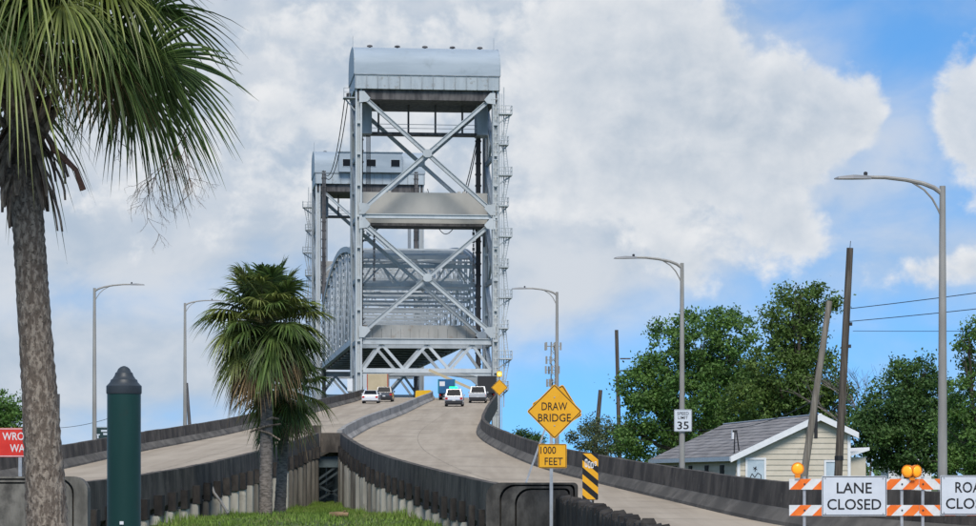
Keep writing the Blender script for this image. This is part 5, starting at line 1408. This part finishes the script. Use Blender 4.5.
MB().tube([(0.1, 0, 0.05), (0.2, -0.08, 0.14)], [0.03, 0.02], 6).build('branch_stub', 'log', T)
# drain pipe hanging down the left ramp's pile wall
pts = [P(212, 470, 98.0), P(211, 484, 97.6), P(214, 493, 97.2), P(221, 502, 96.6), P(228, 514, 96.0)]
o = MB().tube(pts, 0.05, 7).build('drain_hose', 'alu', None); tag(o, 'pale hose hanging down the dark wall left of the small palms', 'hose')

# ------------------------------------------------------------------ vehicles
def hexa(b, lo, hi):
    """lo, hi: (x0,x1,y0,y1,z)"""
    (a0, a1, b0, b1, z0), (c0, c1, d0, d1, z1) = lo, hi
    return b.add([(a0, b0, z0), (a1, b0, z0), (a1, b1, z0), (a0, b1, z0), (c0, d0, z1), (c1, d0, z1), (c1, d1, z1), (c0, d1, z1)],
                 [(3, 2, 1, 0), (4, 5, 6, 7), (0, 1, 5, 4), (1, 2, 6, 5), (2, 3, 7, 6), (3, 0, 4, 7)])
def pane(p, ins, off, name, mat, parent):
    p = [Vector(q) for q in p]; c_ = sum(p, Vector()) / 4; nrm = (p[1] - p[0]).cross(p[3] - p[0]).normalized()
    q = [c_ + (a - c_) * ins for a in p]
    b = MB().add([a + nrm * 0.001 for a in q] + [a + nrm * off for a in q], [(3, 2, 1, 0), (4, 5, 6, 7), (0, 1, 5, 4), (1, 2, 6, 5), (2, 3, 7, 6), (3, 0, 4, 7)])
    return b.build(name, mat, parent)
def wheels(T, hw, ys_, r_, w=0.22):
    for y in ys_:
        for s_ in (-1, 1):
            b = MB(); b.tube([(s_ * (hw - w), y, r_), (s_ * (hw - w * 0.1), y, r_), (s_ * hw, y, r_)], [r_, r_, r_ * 0.9], 16)
            o = b.build('wheel', 'tyre', T); b = MB(); b.tube([(s_ * hw, y, r_), (s_ * (hw + 0.012), y, r_)], r_ * 0.6, 12); b.build('rim', 'rim', o)
def car(kind, label, x, d, paint, L, Wd, Hh, lane, group='vehicles stopped on the ramps'):
    z0 = zr(d); pitch = math.atan((zr(d + 4) - zr(d)) / 4)
    T = thing(kind, label, {'sedan': 'car', 'hatchback': 'car', 'suv': 'car', 'pickup': 'pickup truck'}[kind], (x, d, z0 + 0.045), 0, group)
    e = lane; dx = (e(d + 3) - e(d - 3)) / 6
    T.rotation_euler = (pitch, 0, -math.atan(dx))
    hw = Wd / 2
    belt = 0.93 if kind == 'sedan' else 1.05
    prof = [(0.0, 0.42), (0.03, 0.80), (0.10, belt), (L * 0.72, belt), (L * 0.95, belt - 0.18), (L, belt - 0.38), (L, 0.30), (L * 0.9, 0.24), (0.1, 0.24)]
    body = MB().prism(prof, -hw, hw, 'x').build('body', paint, T)
    hexa(MB(), (-hw * 0.97, hw * 0.97, 0.15, L * 0.71, belt + 0.001), (-hw * 0.95, hw * 0.95, 0.24, L * 0.66, belt + 0.05)).build('shoulder', paint, T)
    if kind == 'sedan': lo, hi = (0.55, L * 0.70), (1.25, L * 0.53)
    elif kind == 'pickup': lo, hi = (L * 0.36, L * 0.72), (L * 0.41, L * 0.60)
    else: lo, hi = (0.12, L * 0.72), (0.42, L * 0.56)
    z1 = belt + 0.051; tw = hw * 0.78; bw_ = hw * 0.93
    hexa(MB(), (-bw_, bw_, lo[0], lo[1], z1), (-tw, tw, hi[0], hi[1], Hh)).build('cabin', paint, T)
    pane([(-bw_, lo[0], z1), (bw_, lo[0], z1), (tw, hi[0], Hh), (-tw, hi[0], Hh)], 0.86, 0.012, 'rear_window', 'darkglass', T)
    pane([(bw_, lo[1], z1), (-bw_, lo[1], z1), (-tw, hi[1], Hh), (tw, hi[1], Hh)], 0.9, 0.012, 'windscreen', 'darkglass', T)
    pane([(bw_, lo[0], z1), (bw_, lo[1], z1), (tw, hi[1], Hh), (tw, hi[0], Hh)], 0.85, 0.012, 'side_window', 'darkglass', T)
    pane([(-bw_, lo[1], z1), (-bw_, lo[0], z1), (-tw, hi[0], Hh), (-tw, hi[1], Hh)], 0.85, 0.012, 'side_window', 'darkglass', T)
    if kind == 'pickup':
        MB().box(-hw * 0.88, hw * 0.88, 0.2, L * 0.34, belt + 0.051, belt + 0.06).build('bed_floor', 'plastic', T)
        MB().box(-hw * 0.9, hw * 0.9, -0.03, 0.0, 0.62, belt - 0.04).build('tailgate', paint, T)
    MB().box(-hw * 0.98, hw * 0.98, -0.10, 0.02, 0.34, 0.66 if kind != 'sedan' else 0.56).build('rear_bumper', 'plastic' if kind != 'sedan' else paint, T)
    MB().box(-hw * 0.9, hw * 0.9, 0.0, 0.3, 0.2, 0.36).build('under_shadow_panel', 'plastic', T)
    MB().box(-0.16, 0.16, -0.045 if kind == 'pickup' else -0.115, -0.03 if kind == 'pickup' else -0.10, 0.62 if kind != 'sedan' else 0.42, 0.76 if kind != 'sedan' else 0.55).build('licence_plate', 'plate', T)
    for s_ in (-1, 1):
        MB().box(s_ * hw * 0.82 - 0.13, s_ * hw * 0.82 + 0.13, -0.012, 0.09, belt - 0.30, belt - 0.08).build('tail_light', 'tail', T)
        MB().box(s_ * (hw + 0.09) - 0.09, s_ * (hw + 0.09) + 0.09, L * 0.62, L * 0.62 + 0.1, belt + 0.02, belt + 0.2).build('mirror', paint, T)
    wheels(T, hw + 0.01, (0.85, L - 0.9), 0.33 if kind == 'sedan' else 0.38)
    return T
car('sedan', 'white sedan seen from behind on the left roadway near the tower', PX(370, 300), 300, 'carwhite', 4.7, 1.83, 1.46, eMD)
car('suv', 'dark SUV ahead of the white sedan and behind the tan truck', PX(384, 311), 311, 'cardark', 4.7, 1.9, 1.75, eMD)
SU = car('suv', 'silver SUV with a lit green beacon on its roof on the right roadway', PX(453.8, 283), 283, 'carsilver', 4.8, 1.92, 1.85, eMD)
MB().box(-0.55, 0.55, 1.0, 1.3, 1.851, 1.90).build('beacon_bar', 'plastic', SU)
MB().box(-0.5, 0.35, 1.02, 1.28, 1.905, 2.07).build('beacon_light', 'green_lit', SU)
car('pickup', 'silver pickup truck seen from behind right of the white SUV', PX(477.5, 303), 303, 'carsilver', 5.6, 1.98, 1.86, eMD)
T = thing('yellow_barrier', 'low yellow steel barrier showing above the median barrier near the crest', 'barrier', (PX(423.5, 341), 341, zr(341)))
MB().prism([(-1.05, 0.02), (1.05, 0.02), (1.0, 0.95), (0.9, 1.08), (-0.9, 1.0), (-1.0, 0.9)], -0.35, 0.35).build('barrier_body', 'caryellow', T)
for x in (-0.7, 0, 0.7): MB().box(x - 0.05, x + 0.05, -0.42, -0.352, 0.05, 0.92).build('rib', 'caryellow', T)
def box_truck(name, label, x, d, w, L, z1, boxm, sidem, doorm, bed=1.0):
    z0 = zr(d); T = thing(name, label, 'truck', (x, d, z0 + 0.045), 0, 'vehicles stopped on the ramps'); hw = w / 2
    T.rotation_euler = (math.atan((zr(d + 4) - zr(d)) / 4), 0, 0)
    o = MB().box(-hw, hw, 0, L, bed, z1).build('cargo_box', boxm, T)
    for s_ in (-1, 1):
        MB().box(min(s_ * 0.012, s_ * (hw - 0.07)), max(s_ * 0.012, s_ * (hw - 0.07)), -0.03, -0.002, bed + 0.08, z1 - 0.1).build('rear_door', doorm, o)
        MB().box(s_ * hw - 0.05, s_ * hw + 0.05, -0.045, 0.03, bed - 0.02, z1 + 0.02).build('corner_post', sidem, o)
        MB().box(s_ * hw * 0.8 - 0.12, s_ * hw * 0.8 + 0.12, 0.1, 0.14, bed - 0.28, bed - 0.12).build('tail_light', 'tail', T)
    MB().box(-hw * 0.95, hw * 0.95, -0.06, 0.06, bed - 0.5, bed - 0.34).build('rear_bumper', 'plastic', T)
    MB().box(-hw * 0.5, hw * 0.5, 0.1, L + 1.6, bed - 0.35, bed - 0.003).build('chassis', 'plastic', T)
    hexa(MB(), (-hw * 0.9, hw * 0.9, L + 0.15, L + 1.9, bed - 0.3), (-hw * 0.8, hw * 0.8, L + 0.2, L + 1.5, bed + 1.35)).build('cab', sidem, T)
    wheels(T, hw * 0.95, (1.1, L + 1.1), 0.44, 0.4)
    return T
box_truck('box_truck', 'tan box truck with red corner posts on the left roadway under the tower', PX(377.5, 326), 326, 2.5, 5.5, 3.15, 'tanbox', 'redpaint', 'tanbox')
BT = box_truck('box_truck', 'blue box truck with painted-in teal beacon glow ahead of the SUV with the green beacon', PX(446.5, 326), 326, 2.0, 4.5, 2.5, 'bluebox', 'beacon_tint', 'bluebox', 0.8)
box_truck('box_truck', 'dark box truck beside the right tower leg ahead of the silver pickup', PX(487, 322), 322, 2.2, 5.0, 2.95, 'cardark', 'cardark', 'plastic', 0.9)  # black rear doors paint the shaded interior of an open box
MB().box(-0.85, -0.2, -0.045, -0.031, 1.7, 2.25).build('pale_panel', 'sticker', BT)
# barrier gates at the bridge end
def gate(label, x, d, ang, ln, mat2):
    T = thing('barrier_gate', label, 'gate', (x, d, zr(d)), 0)
    MB().box(-0.25, 0.25, -0.25, 0.25, 0, 1.3).build('gate_cabinet', 'redpaint', T)
    b = MB().beam((0, -0.3, 1.15), (math.cos(ang) * ln, -0.3, 1.15 + math.sin(ang) * ln), 0.34, 0.16, (0, 1, 0)); o = b.build('gate_arm', mat2, T)
gate('barrier gate with its pale arm half raised over the right roadway', PX(474, 336), 336, R(156), 6.2, 'tanbox')
# pale cabinet by the left tower leg
c = P(350, 397, 362)
T = thing('signal_cabinet', 'pale signal cabinet on a post beside the left leg of the near tower', 'cabinet', (c.x, 362, zr(362)))
MB().box(-0.35, 0.35, -0.3, 0.3, 0.9, 2.6).build('cabinet_box', 'trim', T); MB().box(-0.2, 0.2, -0.2, 0.2, -zr(362) - 0.3, 0.9).build('cabinet_post', 'alu', T)
